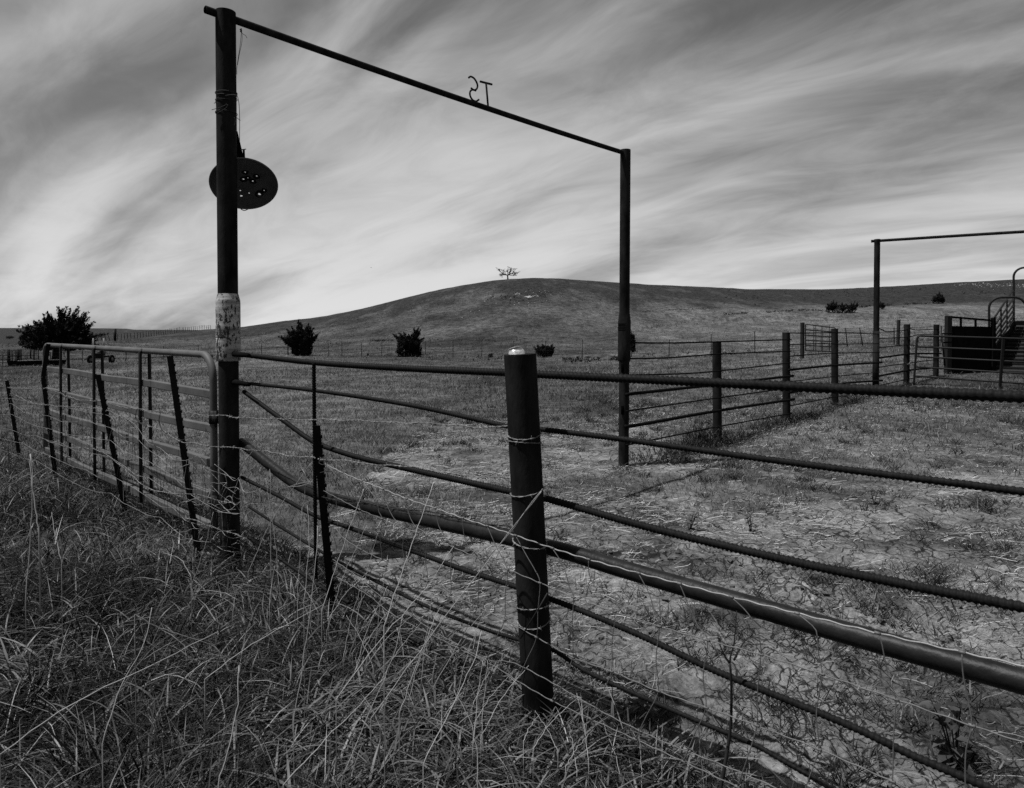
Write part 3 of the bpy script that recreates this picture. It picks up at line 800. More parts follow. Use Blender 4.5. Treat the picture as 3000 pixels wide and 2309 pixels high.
for z in (1.16, 0.915, 0.68, 0.455, 0.235):
    mb = MB()
    pts = [gp(s, z + 0.006 * math.sin(3 * s + z * 9)) for s in np.linspace(0.04, GL - 0.02, 9)]
    for a, b in zip(pts[:-1], pts[1:]): mb.beam(a, b, 0.042, 0.056)
    o = mb.build('rail', M['gate_paint'], gate, smooth=False)
    bv = o.modifiers.new('edge', 'BEVEL'); bv.width = 0.006; bv.segments = 2; bv.limit_method = 'ANGLE'
for px in (180, 277, 412):
    for off in (0.038, -0.038):
        p = on(px, 1300, (GH[0] + gn.x * .038, GH[1] + gn.y * .038), (GE[0] + gn.x * .038, GE[1] + gn.y * .038))
        s = (p - GH3).dot(gd)
        MB().tube([gp(s, 0.19, off), gp(s, 0.8, off * 1.02), gp(s, zt - 0.01, off * .9), gp(s, zt + 0.012, off * .4)], 0.0135, 10).build('brace', M['gate_tube'], gate)
for z in (1.0, 0.42):
    h = MB().tube([gp(0.03, z - 0.045), gp(0.03, z + 0.045)], 0.031, 16)
    h.box(gp(-0.035, z, 0.02), 0.07, 0.012, 0.05, math.atan2(gd.y, gd.x)); h.tube([gp(-0.05, z - .06, .02), gp(-0.05, z + .05, .02)], 0.009, 8)
    h.build('hinge', M['gate_tube'], gate)
MB().tube(spline([gp(GL - .02, 1.19), gp(GL + .05, 1.21), gp(GL + .14, 1.18), gp(GL + .10, 1.17), gp(GL + .03, 1.21)], n=20), 0.004, 6).build('latch_chain', M['galvanised_wire'], gate)

# ------------------------------------------------------------------ roadside wire fence: leaning T-posts, barbed strands, woven net
wf = thing('roadside_wire_fence', 'sagging barbed and woven wire fence on leaning T-posts in front of the gate', 'fence', (-2.0, 4.0, 0))
def foot(px, Y): 
    p = at(px, 1200, Y); return Vector((p.x, p.y, gz(p.x, p.y) - 0.1))
TP = {}
def tp(key, pxs, Y, w=0.040, yaw=0.0, lean=0.0):
    P = [at(a, b, Y - lean * i) for i, (a, b) in enumerate(pxs)]
    d = (P[0] - P[1]).normalized()
    P.insert(0, P[0] + d * 0.3)
    TP[key] = P
    return t_post(P, 't_post', wf, w, yaw=yaw)
tp('a', [(58, 1345), (20, 1115)], 8.3, yaw=0.2)
tp('b', [(163, 1400), (126, 1105), (142, 1008)], 7.05, yaw=0.2)
tp('c', [(368, 1500), (287, 1098)], 5.75, yaw=0.25)
tp('d', [(580, 1620), (498, 1044)], 4.62, yaw=0.1)
tp('e', [(976, 1822), (927, 1247)], 3.68, yaw=0.25)
tp('z', [(-240, 1300), (-268, 1120)], 10.2, yaw=0.2)
LINE = [('z', -255, 10.2), ('a', 35, 8.25), ('b', 130, 7.0), ('c', 320, 5.70), ('d', 530, 4.57)]
def yline(px):
    xs = [l[1] for l in LINE] + [668, 945, 1520]
    ys = [1 / l[2] for l in LINE] + [1 / 4.50, 1 / 3.64, 1 / 2.67]
    return 1 / np.interp(px, xs, ys)
def strand(pxs, seed, mat='barbed_wire', r=0.0016):
    return barbed([at(a, b, yline(a)) for a, b in pxs], 'barbed_wire', M[mat], wf, r=r, seed=seed)
strand([(-250, 1130), (0, 1132), (23, 1136), (120, 1140), (137, 1137), (177, 1153), (214, 1166), (243, 1173), (300, 1176), (348, 1191), (400, 1198), (440, 1205), (509, 1208), (628, 1217), (673, 1220), (780, 1228), (933, 1230), (1046, 1233), (1118, 1236), (1250, 1240), (1400, 1250), (1490, 1247)], 1)
strand([(-250, 1165), (0, 1161), (34, 1154), (60, 1165), (97, 1181), (137, 1186), (183, 1191), (257, 1194), (314, 1204), (360, 1223), (420, 1243), (480, 1262), (521, 1291), (598, 1302), (658, 1308), (780, 1324), (850, 1335), (909, 1340), (963, 1347), (1103, 1362), (1216, 1372), (1380, 1392), (1500, 1405)], 2)
strand([(951, 1462), (1058, 1476), (1177, 1492), (1250, 1500), (1380, 1528), (1508, 1552)], 3, 'rusty_wire')
strand([(945, 1458), (1050, 1470), (1170, 1499), (1260, 1508), (1400, 1530), (1508, 1548)], 4, 'rusty_wire')
strand([(137, 1290), (200, 1310), (300, 1325), (420, 1420), (500, 1445), (575, 1450), (650, 1470), (690, 1478)], 5)
strand([(540, 1518), (600, 1535), (660, 1556), (720, 1575)], 6)

def wire(pxs, r, name, mat, yo=0.0, parent=None, step=0.02):
    return MB().tube(spline([at(a, b, yline(a) + yo) for a, b in pxs], step=step), r, 6).build(name, mat, parent or wf)

# woven net in front of the pipe fence, traced wire by wire
W1 = [(955, 1361), (1004, 1385), (1060, 1409), (1122, 1433), (1191, 1461), (1274, 1489), (1355, 1518), (1427, 1541), (1510, 1569), (1618, 1606), (1724, 1639), (1870, 1679), (1991, 1710), (2142, 1749), (2335, 1797), (2571, 1855), (2818, 1911), (3080, 1969)]
W2 = [(948, 1438), (990, 1460), (1054, 1493), (1119, 1520), (1183, 1547), (1250, 1569), (1325, 1602), (1408, 1638), (1486, 1668), (1582, 1708), (1680, 1750), (1800, 1792), (1931, 1835), (2073, 1876), (2229, 1918), (2408, 1975), (2624, 2049), (2847, 2126), (3060, 2195)]
W3 = [(984, 1548), (1005, 1575), (1058, 1610), (1118, 1639), (1189, 1671), (1253, 1702), (1320, 1741), (1398, 1778), (1478, 1816), (1572, 1867), (1678, 1926), (1791, 1967), (1928, 2025), (2068, 2073), (2217, 2126), (2398, 2195), (2614, 2289), (2830, 2380)]
W4 = [(975, 1639), (1044, 1687), (1100, 1735), (1151, 1773), (1205, 1805), (1272, 1850), (1344, 1890), (1424, 1933), (1500, 1941), (1599, 1990), (1691, 2043), (1797, 2103), (1930, 2167), (2005, 2198), (2150, 2255), (2300, 2320)]
W5 = [(985, 1690), (1080, 1745), (1150, 1800), (1300, 1878), (1450, 1953), (1517, 1996), (1617, 2053), (1730, 2106), (1861, 2166), (2002, 2231), (2160, 2305), (2360, 2390)]
NP = (FRONT_A.x - 0.10, FRONT_A.y - 0.10); NQ = (NP[0] + FRONT_D.x, NP[1] + FRONT_D.y)
def nw(a, b, o=0.0): return on(a, b, (NP[0] + o, NP[1] + o), (NQ[0] + o, NQ[1] + o))
def line_wire(Wp, r, crimp):
    P = spline([nw(a, b) for a, b in Wp], step=0.012)
    s = np.arange(len(P)) * 0.012
    P[:, 2] += crimp * np.sin(s * 2 * math.pi / 0.075)
    return MB().tube(P, r, 7).build('line_wire', M['galvanised_wire' if r > .002 else 'dull_wire'], wf)
line_wire(W1, 0.0024, 0.0016)
for W_ in (W2, W3, W4, W5): line_wire(W_, 0.0018, 0.0013)
STAYS = [
 [(1510, 1569), (1545, 1632), (1567, 1670), (1582, 1708), (1576, 1790), (1572, 1867), (1545, 1930), (1518, 1990)],
 [(1618, 1606), (1645, 1648), (1658, 1680), (1668, 1720), (1680, 1750), (1676, 1840), (1678, 1926), (1650, 1985), (1617, 2053)],
 [(1724, 1639), (1728, 1690), (1760, 1742), (1800, 1792), (1793, 1880), (1791, 1967), (1762, 2035), (1730, 2106)],
 [(1870, 1679), (1902, 1740), (1912, 1775), (1931, 1835), (1922, 1930), (1928, 2025), (1895, 2095), (1861, 2166)],
 [(1991, 1710), (2020, 1780), (2045, 1835), (2073, 1876), (2060, 1980), (2068, 2073), (2035, 2150), (2002, 2231)],
 [(2142, 1749), (2185, 1790), (2215, 1835), (2225, 1870), (2229, 1918), (2220, 2020), (2217, 2126), (2190, 2220), (2160, 2305)],
 [(2335, 1797), (2370, 1825), (2392, 1850), (2397, 1910), (2408, 1975), (2392, 2090), (2398, 2195), (2370, 2280), (2350, 2340)],
 [(2571, 1855), (2582, 1880), (2592, 1930), (2605, 1990), (2624, 2049), (2618, 2160), (2614, 2289), (2600, 2340)],
 [(2818, 1911), (2822, 1980), (2838, 2060), (2847, 2126), (2830, 2200), (2828, 2290), (2830, 2360)],
 [(1427, 1541), (1455, 1605), (1486, 1668), (1480, 1740), (1478, 1816), (1450, 1875), (1424, 1933)],
 [(1355, 1518), (1360, 1570), (1375, 1605), (1408, 1638), (1402, 1710), (1398, 1778), (1370, 1835), (1344, 1890)],
 [(1274, 1489), (1285, 1540), (1305, 1575), (1325, 1602), (1320, 1670), (1320, 1741), (1295, 1795), (1272, 1850)],
 [(1191, 1461), (1196, 1500), (1215, 1540), (1250, 1569), (1246, 1640), (1253, 1702), (1228, 1755), (1205, 1805)],
 [(1122, 1433), (1132, 1475), (1155, 1520), (1183, 1547), (1180, 1610), (1189, 1671), (1170, 1725), (1151, 1773)],
 [(1060, 1409), (1085, 1440), (1104, 1465), (1110, 1500), (1119, 1520), (1114, 1580), (1118, 1639), (1093, 1660), (1083, 1690), (1084, 1735)],
 [(1004, 1385), (1030, 1415), (1040, 1445), (1048, 1475), (1054, 1493), (1051, 1550), (1058, 1610), (1035, 1632), (1028, 1660)],
 [(955, 1361), (978, 1385), (985, 1400), (984, 1435), (986, 1490), (990, 1545)]]
for st in STAYS:
    MB().tube(spline([nw(a, b, -0.004) for a, b in st], step=0.015), 0.0015, 6).build('stay_wire', M['dull_wire'], wf)
    for (a, b) in st:
        if any((a, b) in W_ for W_ in (W1, W2, W3, W4, W5)):
            q = nw(a, b, -0.003); d3 = Vector((FRONT_D.x, FRONT_D.y, -.03)) * 0.007
            MB().tube([q - d3, q + d3], 0.0040, 7).build('knot', M['dull_wire'], wf)
# strap and slack end across the leaning post
MB().tube([nw(1604, 1738, -.02), nw(1580, 1780, -.03), nw(1525, 1870, -.03)], 0.0032, 6).build('tie_strap', M['rusty_wire'], wf)
MB().tube(spline([nw(1586, 1440, -.02), nw(1560, 1475, -.03), nw(1530, 1510, -.03), nw(1500, 1555, -.02), nw(1420, 1645, -.01)], n=30), 0.0022, 6).build('tie_strap', M['galvanised_wire'], wf)

# sagging net along the gate: line wires and stays between the T-posts
rg = np.random.default_rng(21)
def net_rows():
    xs = np.concatenate([np.linspace(-250, 30, 10), np.linspace(45, 690, 54)])
    top = np.interp(xs, [-250, 0, 34, 97, 137, 183, 257, 314, 360, 420, 480, 521, 598, 690], [1168, 1166, 1160, 1186, 1192, 1198, 1202, 1212, 1232, 1275, 1310, 1330, 1352, 1400])
    bot = np.interp(xs, [-250, 0, 58, 163, 260, 368, 480, 580, 690], [1300, 1330, 1350, 1392, 1440, 1482, 1545, 1590, 1630])
    rows = []
    for f in (0.0, 0.16, 0.33, 0.52, 0.72, 0.95):
        j = np.interp(np.arange(len(xs)), np.arange(0, len(xs) + 4, 3), rg.normal(0, 1, len(np.arange(0, len(xs) + 4, 3)))) * np.interp(xs, [-200, 300, 690], [1.5, 7, 13])
        rows.append(np.stack([xs, top + (bot - top) * f + j, np.array([yline(x) for x in xs]) + rg.normal(0, .015, len(xs))], -1))
    return rows
ROWS = net_rows()
for row in ROWS:
    MB().tube(spline([at(a, b, c) for a, b, c in row], step=0.03), 0.0016, 5).build('line_wire', M['barbed_wire'], wf)
for k in range(1, len(ROWS[0]) - 1):
    p = [at(*ROWS[i][k]) + Vector((rg.normal(0, .010), rg.normal(0, .01), 0)) for i in range(len(ROWS))]
    MB().tube(spline(p, step=0.03), 0.0013, 5).build('stay_wire', M['rusty_wire'] if k % 3 else M['barbed_wire'], wf)

# tangle of cut wire heaped at the foot of the near gateway post
tw = thing('tangled_wire', 'bird-nest tangle of loose pale wire at the foot of the painted post', 'wire', (-1.95, 4.45, 0.2))
def loop(cx, cy, w, h, n, Y, rg):
    P, a, x, y = [], rg.uniform(0, 6.28), cx, cy
    for i in range(n):
        a += rg.normal(0, 0.9)
        x += math.cos(a) * w * rg.uniform(.4, 1); y += math.sin(a) * h * rg.uniform(.4, 1)
        x += (cx - x) * 0.10; y += (cy - y) * 0.10
        P.append(at(x, min(y, 1630), Y + rg.normal(0, 0.06)))
    return P
rg = np.random.default_rng(14)
for k in range(15):
    cx, cy = rg.uniform(590, 760), rg.uniform(1400, 1590)
    MB().tube(spline(loop(cx, cy, 34, 26, 7, 4.38, rg), step=0.012), 0.0016, 5).build('wire_piece', M['galvanised_wire'] if k % 2 else M['barbed_wire'], tw)
for tr in ([(702, 1385), (720, 1350), (742, 1320), (768, 1290)], [(628, 1360), (660, 1385), (685, 1408), (700, 1400)], [(700, 1400), (690, 1430), (680, 1465), (690, 1480), (706, 1470)], [(700, 1405), (712, 1440), (720, 1480)],
           [(700, 1405), (715, 1440), (745, 1440), (765, 1430)], [(640, 1470), (680, 1505), (720, 1495), (745, 1450)], [(560, 1450), (600, 1475), (650, 1500), (700, 1505)], [(905, 1338), (880, 1342), (883, 1370), (895, 1395), (893, 1450)],
           [(842, 1428), (880, 1416), (915, 1412), (880, 1424), (845, 1426)]):
    MB().tube(spline([at(a, b, yline(a) - .03) for a, b in tr], step=0.012), 0.0018, 5).build('wire_piece', M['galvanised_wire'], tw)
for tr in ([(935, 1345), (950, 1340), (958, 1355), (945, 1362), (933, 1352), (960, 1350)], [(938, 1385), (965, 1380), (985, 1388), (1000, 1400)], [(902, 1345), (898, 1360), (910, 1375)], [(400, 1200), (398, 1225), (410, 1238), (430, 1245), (420, 1262)], [(470, 1208), (466, 1240), (480, 1265), (490, 1270), (488, 1262)],
           [(515, 1302), (545, 1285), (585, 1275)], [(450, 1262), (445, 1290), (458, 1310)]):
    MB().tube(spline([at(a, b, yline(a) - .02) for a, b in tr], step=0.012), 0.0024, 5).build('wire_piece', M['rusty_wire'], tw)

# ------------------------------------------------------------------ side fence of the pen
sf = thing('side_pipe_fence', 'dark pipe fence of round posts and seven thin rails running back from the gateway', 'fence', (P0[0], P0[1], 0))
T2 = side_pt(side_t(2567))
for px, tpy in ((2100, 1002), (2303, 974), (2445, 963)):
    q = side_pt(side_t(px)); top = on(px, tpy, SP, SQ)
    pipe_post(Vector((q[0] + 0.02, q[1], gz(*q) - 0.1)), Vector((q[0], q[1], top.z)), 0.0625, 'post', M['post_steel'], sf)
def srail(pxs, r, off=0.066, ext=0.0):
    n3 = Vector((SIDE_U.y, -SIDE_U.x, 0)) * off
    P = [Vector(on(a, b, (SP[0] + n3.x, SP[1] + n3.y), (SQ[0] + n3.x, SQ[1] + n3.y))) for a, b in pxs]
    MB().tube(spline(P, step=0.06), r, 10).build('rail', M['thin_rod_steel'], sf)
for pxs, r in (
  ([(1842, 1004), (1964, 1005), (2089, 1002), (2318, 995)], .0105), ([(2311, 976), (2394, 975.5), (2473, 975), (2576, 979)], .0105),
  ([(1842, 1051), (1964, 1048), (2114, 1037), (2318, 1029)], .0095), ([(2311, 1010), (2394, 1007), (2473, 1008), (2576, 1007)], .0095),
  ([(1842, 1099), (2000, 1095), (2114, 1086), (2318, 1063)], .0095), ([(2311, 1044), (2439, 1035), (2576, 1033)], .0095),
  ([(1834, 1156), (1895, 1149), (2071, 1130), (2324, 1101)], .020), ([(2311, 1084), (2439, 1071), (2583, 1062)], .020),
  ([(1834, 1205), (2089, 1168), (2268, 1143), (2318, 1136)], .0095), ([(2311, 1119), (2456, 1102), (2576, 1091)], .0095),
  ([(1832, 1249), (1870, 1245), (2107, 1203), (2326, 1170)], .021), ([(2311, 1151), (2466, 1124), (2585, 1115)], .021),
  ([(1834, 1304), (2000, 1271), (2089, 1253), (2318, 1211)], .0095), ([(2311, 1190), (2459, 1161), (2490, 1168), (2514, 1180)], .0095)):
    srail(pxs, r)

# ------------------------------------------------------------------ second gateway, its gate, and the fence beyond
g2 = thing('far_gateway', 'second tall pipe gateway standing further back on the right', 'gateway', (T2[0], T2[1], gz(*T2)))
h2 = on(2570, 701, SP, SQ).z
t2b = Vector((T2[0], T2[1], gz(*T2) - 0.1))
zj = on(2567, 970, SP, SQ).z
pp = pipe_post(t2b, Vector((T2[0], T2[1], h2)), 0.060, 'post', M['post_steel'], g2)
MB().tube([(T2[0], T2[1], t2b.z), (T2[0], T2[1], zj)], 0.067, 24).build('sleeve', M['post_steel'], pp)
e2 = at(3000, 679, 13.75); d2 = (Vector((e2.x, e2.y, 0)) - Vector((T2[0], T2[1], 0))).normalized()
ez = on(2570, 706, SP, SQ).z
far2 = Vector((T2[0], T2[1], 0)) + d2 * 4.6
barb_ = [Vector((T2[0], T2[1], ez)) - d2 * 0.12, Vector((T2[0], T2[1], ez)) + d2 * 1.5 + Vector((0, 0, .01)), Vector((e2.x, e2.y, e2.z)), Vector((far2.x, far2.y, e2.z))]
MB().tube(spline(barb_, step=0.1), 0.031, 14).build('crossbar', M['post_steel'], g2)
pipe_post(Vector((far2.x, far2.y, gz(far2.x, far2.y) - .1)), Vector((far2.x, far2.y, e2.z + .03)), 0.060, 'post', M['post_steel'], g2)

nf = thing('short_pipe_fence', 'short pipe fence with bent top rail between the far gateway and the chute', 'fence', (9.4, 16.3, gz(9.4, 16.3)))
Q4, Q5 = at(2657, 1000, 16.2), at(2743, 1000, 17.6)
for q, tpy in ((Q4, 950), (Q5, 951)):
    top = at(2657 if q is Q4 else 2743, tpy, q.y)
    pipe_post(Vector((q.x, q.y, gz(q.x, q.y) - .1)), Vector((q.x, q.y, top.z)), 0.066, 'post', M['post_steel'], nf)
def y_nf(px): return 1 / np.interp(px, [2567, 2657, 2743, 2790], [1 / T2[1], 1 / 16.12, 1 / 17.5, 1 / 18.2])
for pxs, r in (([(2576, 963), (2586, 967), (2597, 972), (2628, 970), (2650, 968), (2665, 963), (2686, 967), (2749, 964)], .011), ([(2576, 992), (2650, 989), (2670, 986), (2690, 981), (2749, 979)], .011),
               ([(2576, 1019), (2640, 1012), (2669, 1011), (2700, 1016), (2749, 1014)], .011), ([(2574, 1049), (2669, 1037), (2757, 1036)], .021), ([(2576, 1076), (2669, 1063), (2749, 1053)], .011),
               ([(2574, 1102), (2669, 1084), (2714, 1080), (2749, 1075)], .021), ([(2578, 1129), (2662, 1111), (2749, 1098)], .011)):
    MB().tube(spline([at(a, b, y_nf(a)) for a, b in pxs], step=0.06), r, 10).build('rail', M['thin_rod_steel'], nf)
MB().tube(spline([at(2652, 1062, 16.0), at(2658, 1068, 16.0), at(2665, 1062, 16.0), at(2662, 1070, 15.98)], n=14), 0.006, 5).build('wire_twist', M['galvanised_wire'], nf)

G0, G1 = (at(2690, 1000, 15.75).x, 15.75), (at(3000, 1000, 14.85).x, 14.85)
tg = thing('tube_panel_gate', 'round tube livestock gate of six rails standing in front of the chute', 'gate', (G0[0], G0[1], gz(*G0)))
def gg(a, b): return on(a, b, G0, G1)
def ext(a, b):
    p, q = gg(*a), gg(*b); return [p, q, q + (q - p) * 0.7]
MB().tube(spline([gg(2677, 1128), gg(2681, 1070), gg(2686, 1000), gg(2688, 990), gg(2694, 984), gg(2704, 984.5), gg(2850, 988.5), gg(3000, 993), gg(3000, 993) + (gg(3000, 993) - gg(2850, 988.5)) * 1.2], step=0.05), 0.0235, 12).build('frame_tube', M['gate_tube'], tg)
for a, b in (((2684, 1016), (3000, 1029)), ((2682, 1045), (3000, 1061)), ((2681, 1075), (3000, 1095)), ((2680, 1102), (3000, 1124)), ((2698, 1125), (3000, 1147))):
    MB().tube(ext(a, b), 0.0205, 12).build('rail', M['gate_tube'], tg)
q0, q1 = gg(2937, 990), gg(2926, 1145)
MB().beam(q0 + Vector((0, -.03, 0)), q1 + Vector((0, -.03, 0)), 0.055, 0.03, up=Vector((0, 1, 0))).build('brace', M['gate_tube'], tg, smooth=False)

# ------------------------------------------------------------------ loading chute
lc = thing('loading_chute', 'dark steel cattle loading chute with solid side, sloping rails and hoops', 'loading chute', at(2860, 1073, 18.4))
def zg(p): return gz(p.x, p.y)
def ch(px, py, Y): return at(px, py, Y)
mb = MB()
a, b = ch(2783, 955, 18.3), ch(2913, 958, 18.5)
for q, nm in (((a, b), 'side_sheet'),):
    lo0, lo1 = Vector((a.x, a.y, zg(a) + .0)), Vector((b.x, b.y, zg(b) + .0))
    n = Vector((b.y - a.y, -(b.x - a.x), 0)).normalized() * 0.02
    v = [a - n, b - n, lo1 - n, lo0 - n, a + n, b + n, lo1 + n, lo0 + n]
    MB().add([tuple(x) for x in v], [(0, 1, 2, 3), (7, 6, 5, 4), (0, 4, 5, 1), (1, 5, 6, 2), (2, 6, 7, 3), (3, 7, 4, 0)]).build('side_sheet', M['dark_metal'], lc, smooth=False)
p = ch(2778.5, 926, 18.2); MB().box((p.x, p.y, (p.z + zg(p)) / 2), 0.15, 0.10, p.z - zg(p), 0.3).build('end_board', M['gate_tube'], lc, smooth=False)
p = ch(2910.5, 931, 18.45); MB().box((p.x, p.y, (p.z + zg(p)) / 2), 0.085, 0.085, p.z - zg(p), 0.2).build('corner_post', M['dark_metal'], lc, smooth=False)
MB().beam(ch(2772, 928, 18.2), ch(2908, 939, 18.45), 0.05, 0.05).build('top_rail', M['dark_metal'], lc, smooth=False)
for px, py in ((2815, 930), (2858, 935)): MB().beam(ch(px, py, 18.3), ch(px, py + 26, 18.35), 0.04, 0.04, up=Vector((0, 1, 0))).build('upright', M['dark_metal'], lc, smooth=False)
for y0_, y1_ in ((978, 976), (1004, 1002)): MB().tube([ch(2762, y0_, 17.9), ch(2790, y1_, 18.1)], 0.02, 8).build('latch_arm', M['dark_metal'], lc)
MB().tube([ch(2760, 980, 17.9), ch(2762, 1010, 17.9), ch(2768, 1072, 17.9)], 0.022, 8).build('latch_post', M['gate_tube'], lc)
# hoops
def hoop(pxl, pxr, pytop, pybot, Yl, Yr, r):
    L0, L1 = ch(pxl, pybot, Yl), ch(pxl, pytop, Yl); R1 = ch(pxr, pytop, Yr)
    R0 = Vector((R1.x, R1.y, L0.z)); w = (Vector((R1.x, R1.y, 0)) - Vector((L1.x, L1.y, 0))); rad = min(0.28, w.length / 2.2); d = w.normalized(); up = Vector((0, 0, 1))
    P = [L0, L0.lerp(L1, .5)] + [L1 - up * rad + d * (rad - rad * math.cos(t)) + up * (rad * math.sin(t)) for t in np.linspace(0, math.pi / 2, 8)]
    Rt = Vector((R1.x, R1.y, L1.z))
    P += [Rt - up * rad - d * (rad - rad * math.cos(t)) + up * (rad * math.sin(t)) for t in np.linspace(math.pi / 2, 0, 8)] + [R0.lerp(Rt, .5), R0]
    MB().tube(P, r, 12).build('hoop', M['gate_tube'], lc)
hoop(2898, 3006, 872, 1060, 18.5, 18.2, 0.030)
hoop(2970, 3085, 785, 1010, 21.4, 21.0, 0.032)
# sloping side rails rising away from the camera
N0, N1 = (ch(2915, 1000, 18.5).x, 18.5), (ch(2968, 1000, 21.4).x, 21.4)
def rp(px, py): return on(px, py, N0, N1)
for a, b in (((2914, 930), (2967, 851)), ((2915, 952), (2968.5, 876)), ((2915, 970), (2968.5, 894)), ((2915, 986), (2968.5, 910)), ((2915, 1000), (2968, 926)), ((2915, 1013), (2967, 940))):
    MB().tube([rp(*a), rp(*b)], 0.026, 10).build('side_rail', M['gate_tube'], lc)
for f in (0.35, 0.68):
    MB().beam(rp(2914 + 53 * f, 930 - 79 * f), rp(2914 + 53 * f, 1013 - 73 * f), 0.03, 0.03, up=Vector((0, 1, 0))).build('upright', M['gate_tube'], lc, smooth=False)
mb = MB()
a, b = rp(2914, 1010), rp(2975, 944)
v = [a, b, Vector((b.x, b.y, zg(b))), Vector((a.x, a.y, zg(a)))]
off = Vector((0.03, 0.03, 0))
mb.add([tuple(x) for x in v] + [tuple(x + off) for x in v], [(0, 1, 2, 3), (7, 6, 5, 4), (0, 4, 5, 1), (1, 5, 6, 2), (3, 2, 6, 7), (0, 3, 7, 4)])
mb.build('ramp_side', M['dark_metal'], lc, smooth=False)
# ramp floor and cleats between the two sides
w = Vector((0.74, -0.67, 0)) * 1.0
fl0, fl1 = Vector((a.x, a.y, zg(a) + 0.05)), Vector((b.x, b.y, b.z - 0.10))
MB().add([tuple(x) for x in (fl0, fl0 + w, fl1 + w, fl1)] + [tuple(x - Vector((0, 0, .05))) for x in (fl0, fl0 + w, fl1 + w, fl1)], [(0, 1, 2, 3), (7, 6, 5, 4), (0, 4, 5, 1), (1, 5, 6, 2), (2, 6, 7, 3), (3, 7, 4, 0)]).build('ramp_floor', M['old_wood'], lc, smooth=False)
for k in range(12):
    p = fl0.lerp(fl1, (k + .5) / 12.5) + Vector((0, 0, .03)); MB().beam(p, p + w, 0.09, 0.05).build('cleat', M['gate_tube'], lc, smooth=False)
MB().add([tuple(x + w) for x in v] + [tuple(x + w + off) for x in v], [(0, 1, 2, 3), (7, 6, 5, 4), (0, 4, 5, 1), (1, 5, 6, 2), (3, 2, 6, 7), (0, 3, 7, 4)]).build('ramp_side', M['dark_metal'], lc, smooth=False)
bx = rp(2975, 945) ; MB().box((bx.x + .25, bx.y + .2, bx.z - .45), 0.5, 0.4, 1.0, 0.8).build('end_panel', M['dark_metal'], lc, smooth=False)

# ------------------------------------------------------------------ far gate and odd wooden posts
fgY = 28.5
fg = thing('distant_tube_gate', 'small tube gate with rounded corners hung on a wooden post in the far field', 'gate', at(2351, 1047, fgY))
pz = at(2351, 945, fgY); pipe_post(Vector((pz.x, pz.y, gz(pz.x, pz.y) - .1)), pz, 0.085, 'hinge_post', M['old_wood'], fg, sides=14)
FG0, FG1 = (at(2360, 1000, 28.3).x, 28.3), (at(2447, 1000, 27.3).x, 27.3)
fo = lambda a, b: on(a, b, FG0, FG1)
MB().tube(spline([fo(2360, 1028), fo(2360, 990), fo(2360, 956), fo(2364, 951), fo(2400, 955), fo(2442, 960), fo(2447, 964), fo(2447, 1000), fo(2446, 1032)], n=50), 0.024, 8).build('frame_tube', M['gate_tube'], fg)
for a, b in ((966, 973), (982, 988), (997, 1001), (1012, 1016), (1027, 1031)):
    MB().tube([fo(2360, a), fo(2447, b)], 0.026, 8).build('rail', M['gate_tube'], fg)
for px in (2384, 2390, 2406, 2410, 2430):
    MB().tube([fo(px, 954), fo(px, 1030)], 0.014, 6).build('brace', M['gate_tube'], fg)
wp = at(2631, 937, 30.0)
tag(pipe_post(Vector((wp.x, wp.y, gz(wp.x, wp.y) - .1)), wp + Vector((.03, 0, 0)), 0.07, 'wooden_post', M['old_wood'], None, sides=12), 'lone weathered wooden post in dry grass behind the short fence', 'post')

# ------------------------------------------------------------------ wire fences in the far field
mf = thing('field_wire_fence', 'thin wire fence on slender posts crossing the pasture below the hill', 'fence', (0, 55, -.6))
mid_pts = []
for px, t, b in ((-160, 1026, 1066), (60, 1026, 1066), (240, 1024, 1064), (368, 1018, 1058), (479, 1014, 1053), (581, 1008, 1046), (680, 1004, 1040), (766, 1001, 1038), (844, 1006, 1036), (914, 1000, 1037), (962, 1001, 1038), (1002, 998, 1040), (1059, 1001, 1041), (1118, 998, 1043), (1180, 1003, 1046), (1247, 1006, 1049), (1327, 1003, 1053), (1411, 999, 1051), (1504, 998, 1049), (1598, 996, 1046), (1706, 994, 1046),
               (1830, 992, 1044), (1960, 990, 1041), (2084, 976, 1040), (2212, 970, 1034), (2350, 962, 1020), (2484, 956, 1010), (2530, 952, 1006), (2620, 950, 1000), (2757, 945, 996), (2877, 944, 994), (3010, 942, 992)):
    zm = float(np.interp(px, MID[:, 0], MID[:, 1])) * (0.97 if px > 600 else 1.0)
    q = at(px, 1000, zm); q.z = gz(q.x, q.y)
    h = (b - t) / F * zm
    lean = {2484: -.12, 2530: -.2, 368: .06, 240: .05}.get(px, random.uniform(-.03, .03))
    top = q + Vector((lean, 0, h))
    mid_pts.append((q, top))
    r = 0.05 if px == 844 else 0.024
    MB().tube([q - Vector((0, 0, .2)), top], r, 6).build('post', M['far_post'], mf)
for f in (0.97, 0.72, 0.45, 0.2):
    P = [q.lerp(t, f) for q, t in mid_pts]
    MB().tube(P, 0.0055, 4).build('wire', M['far_post'], mf)

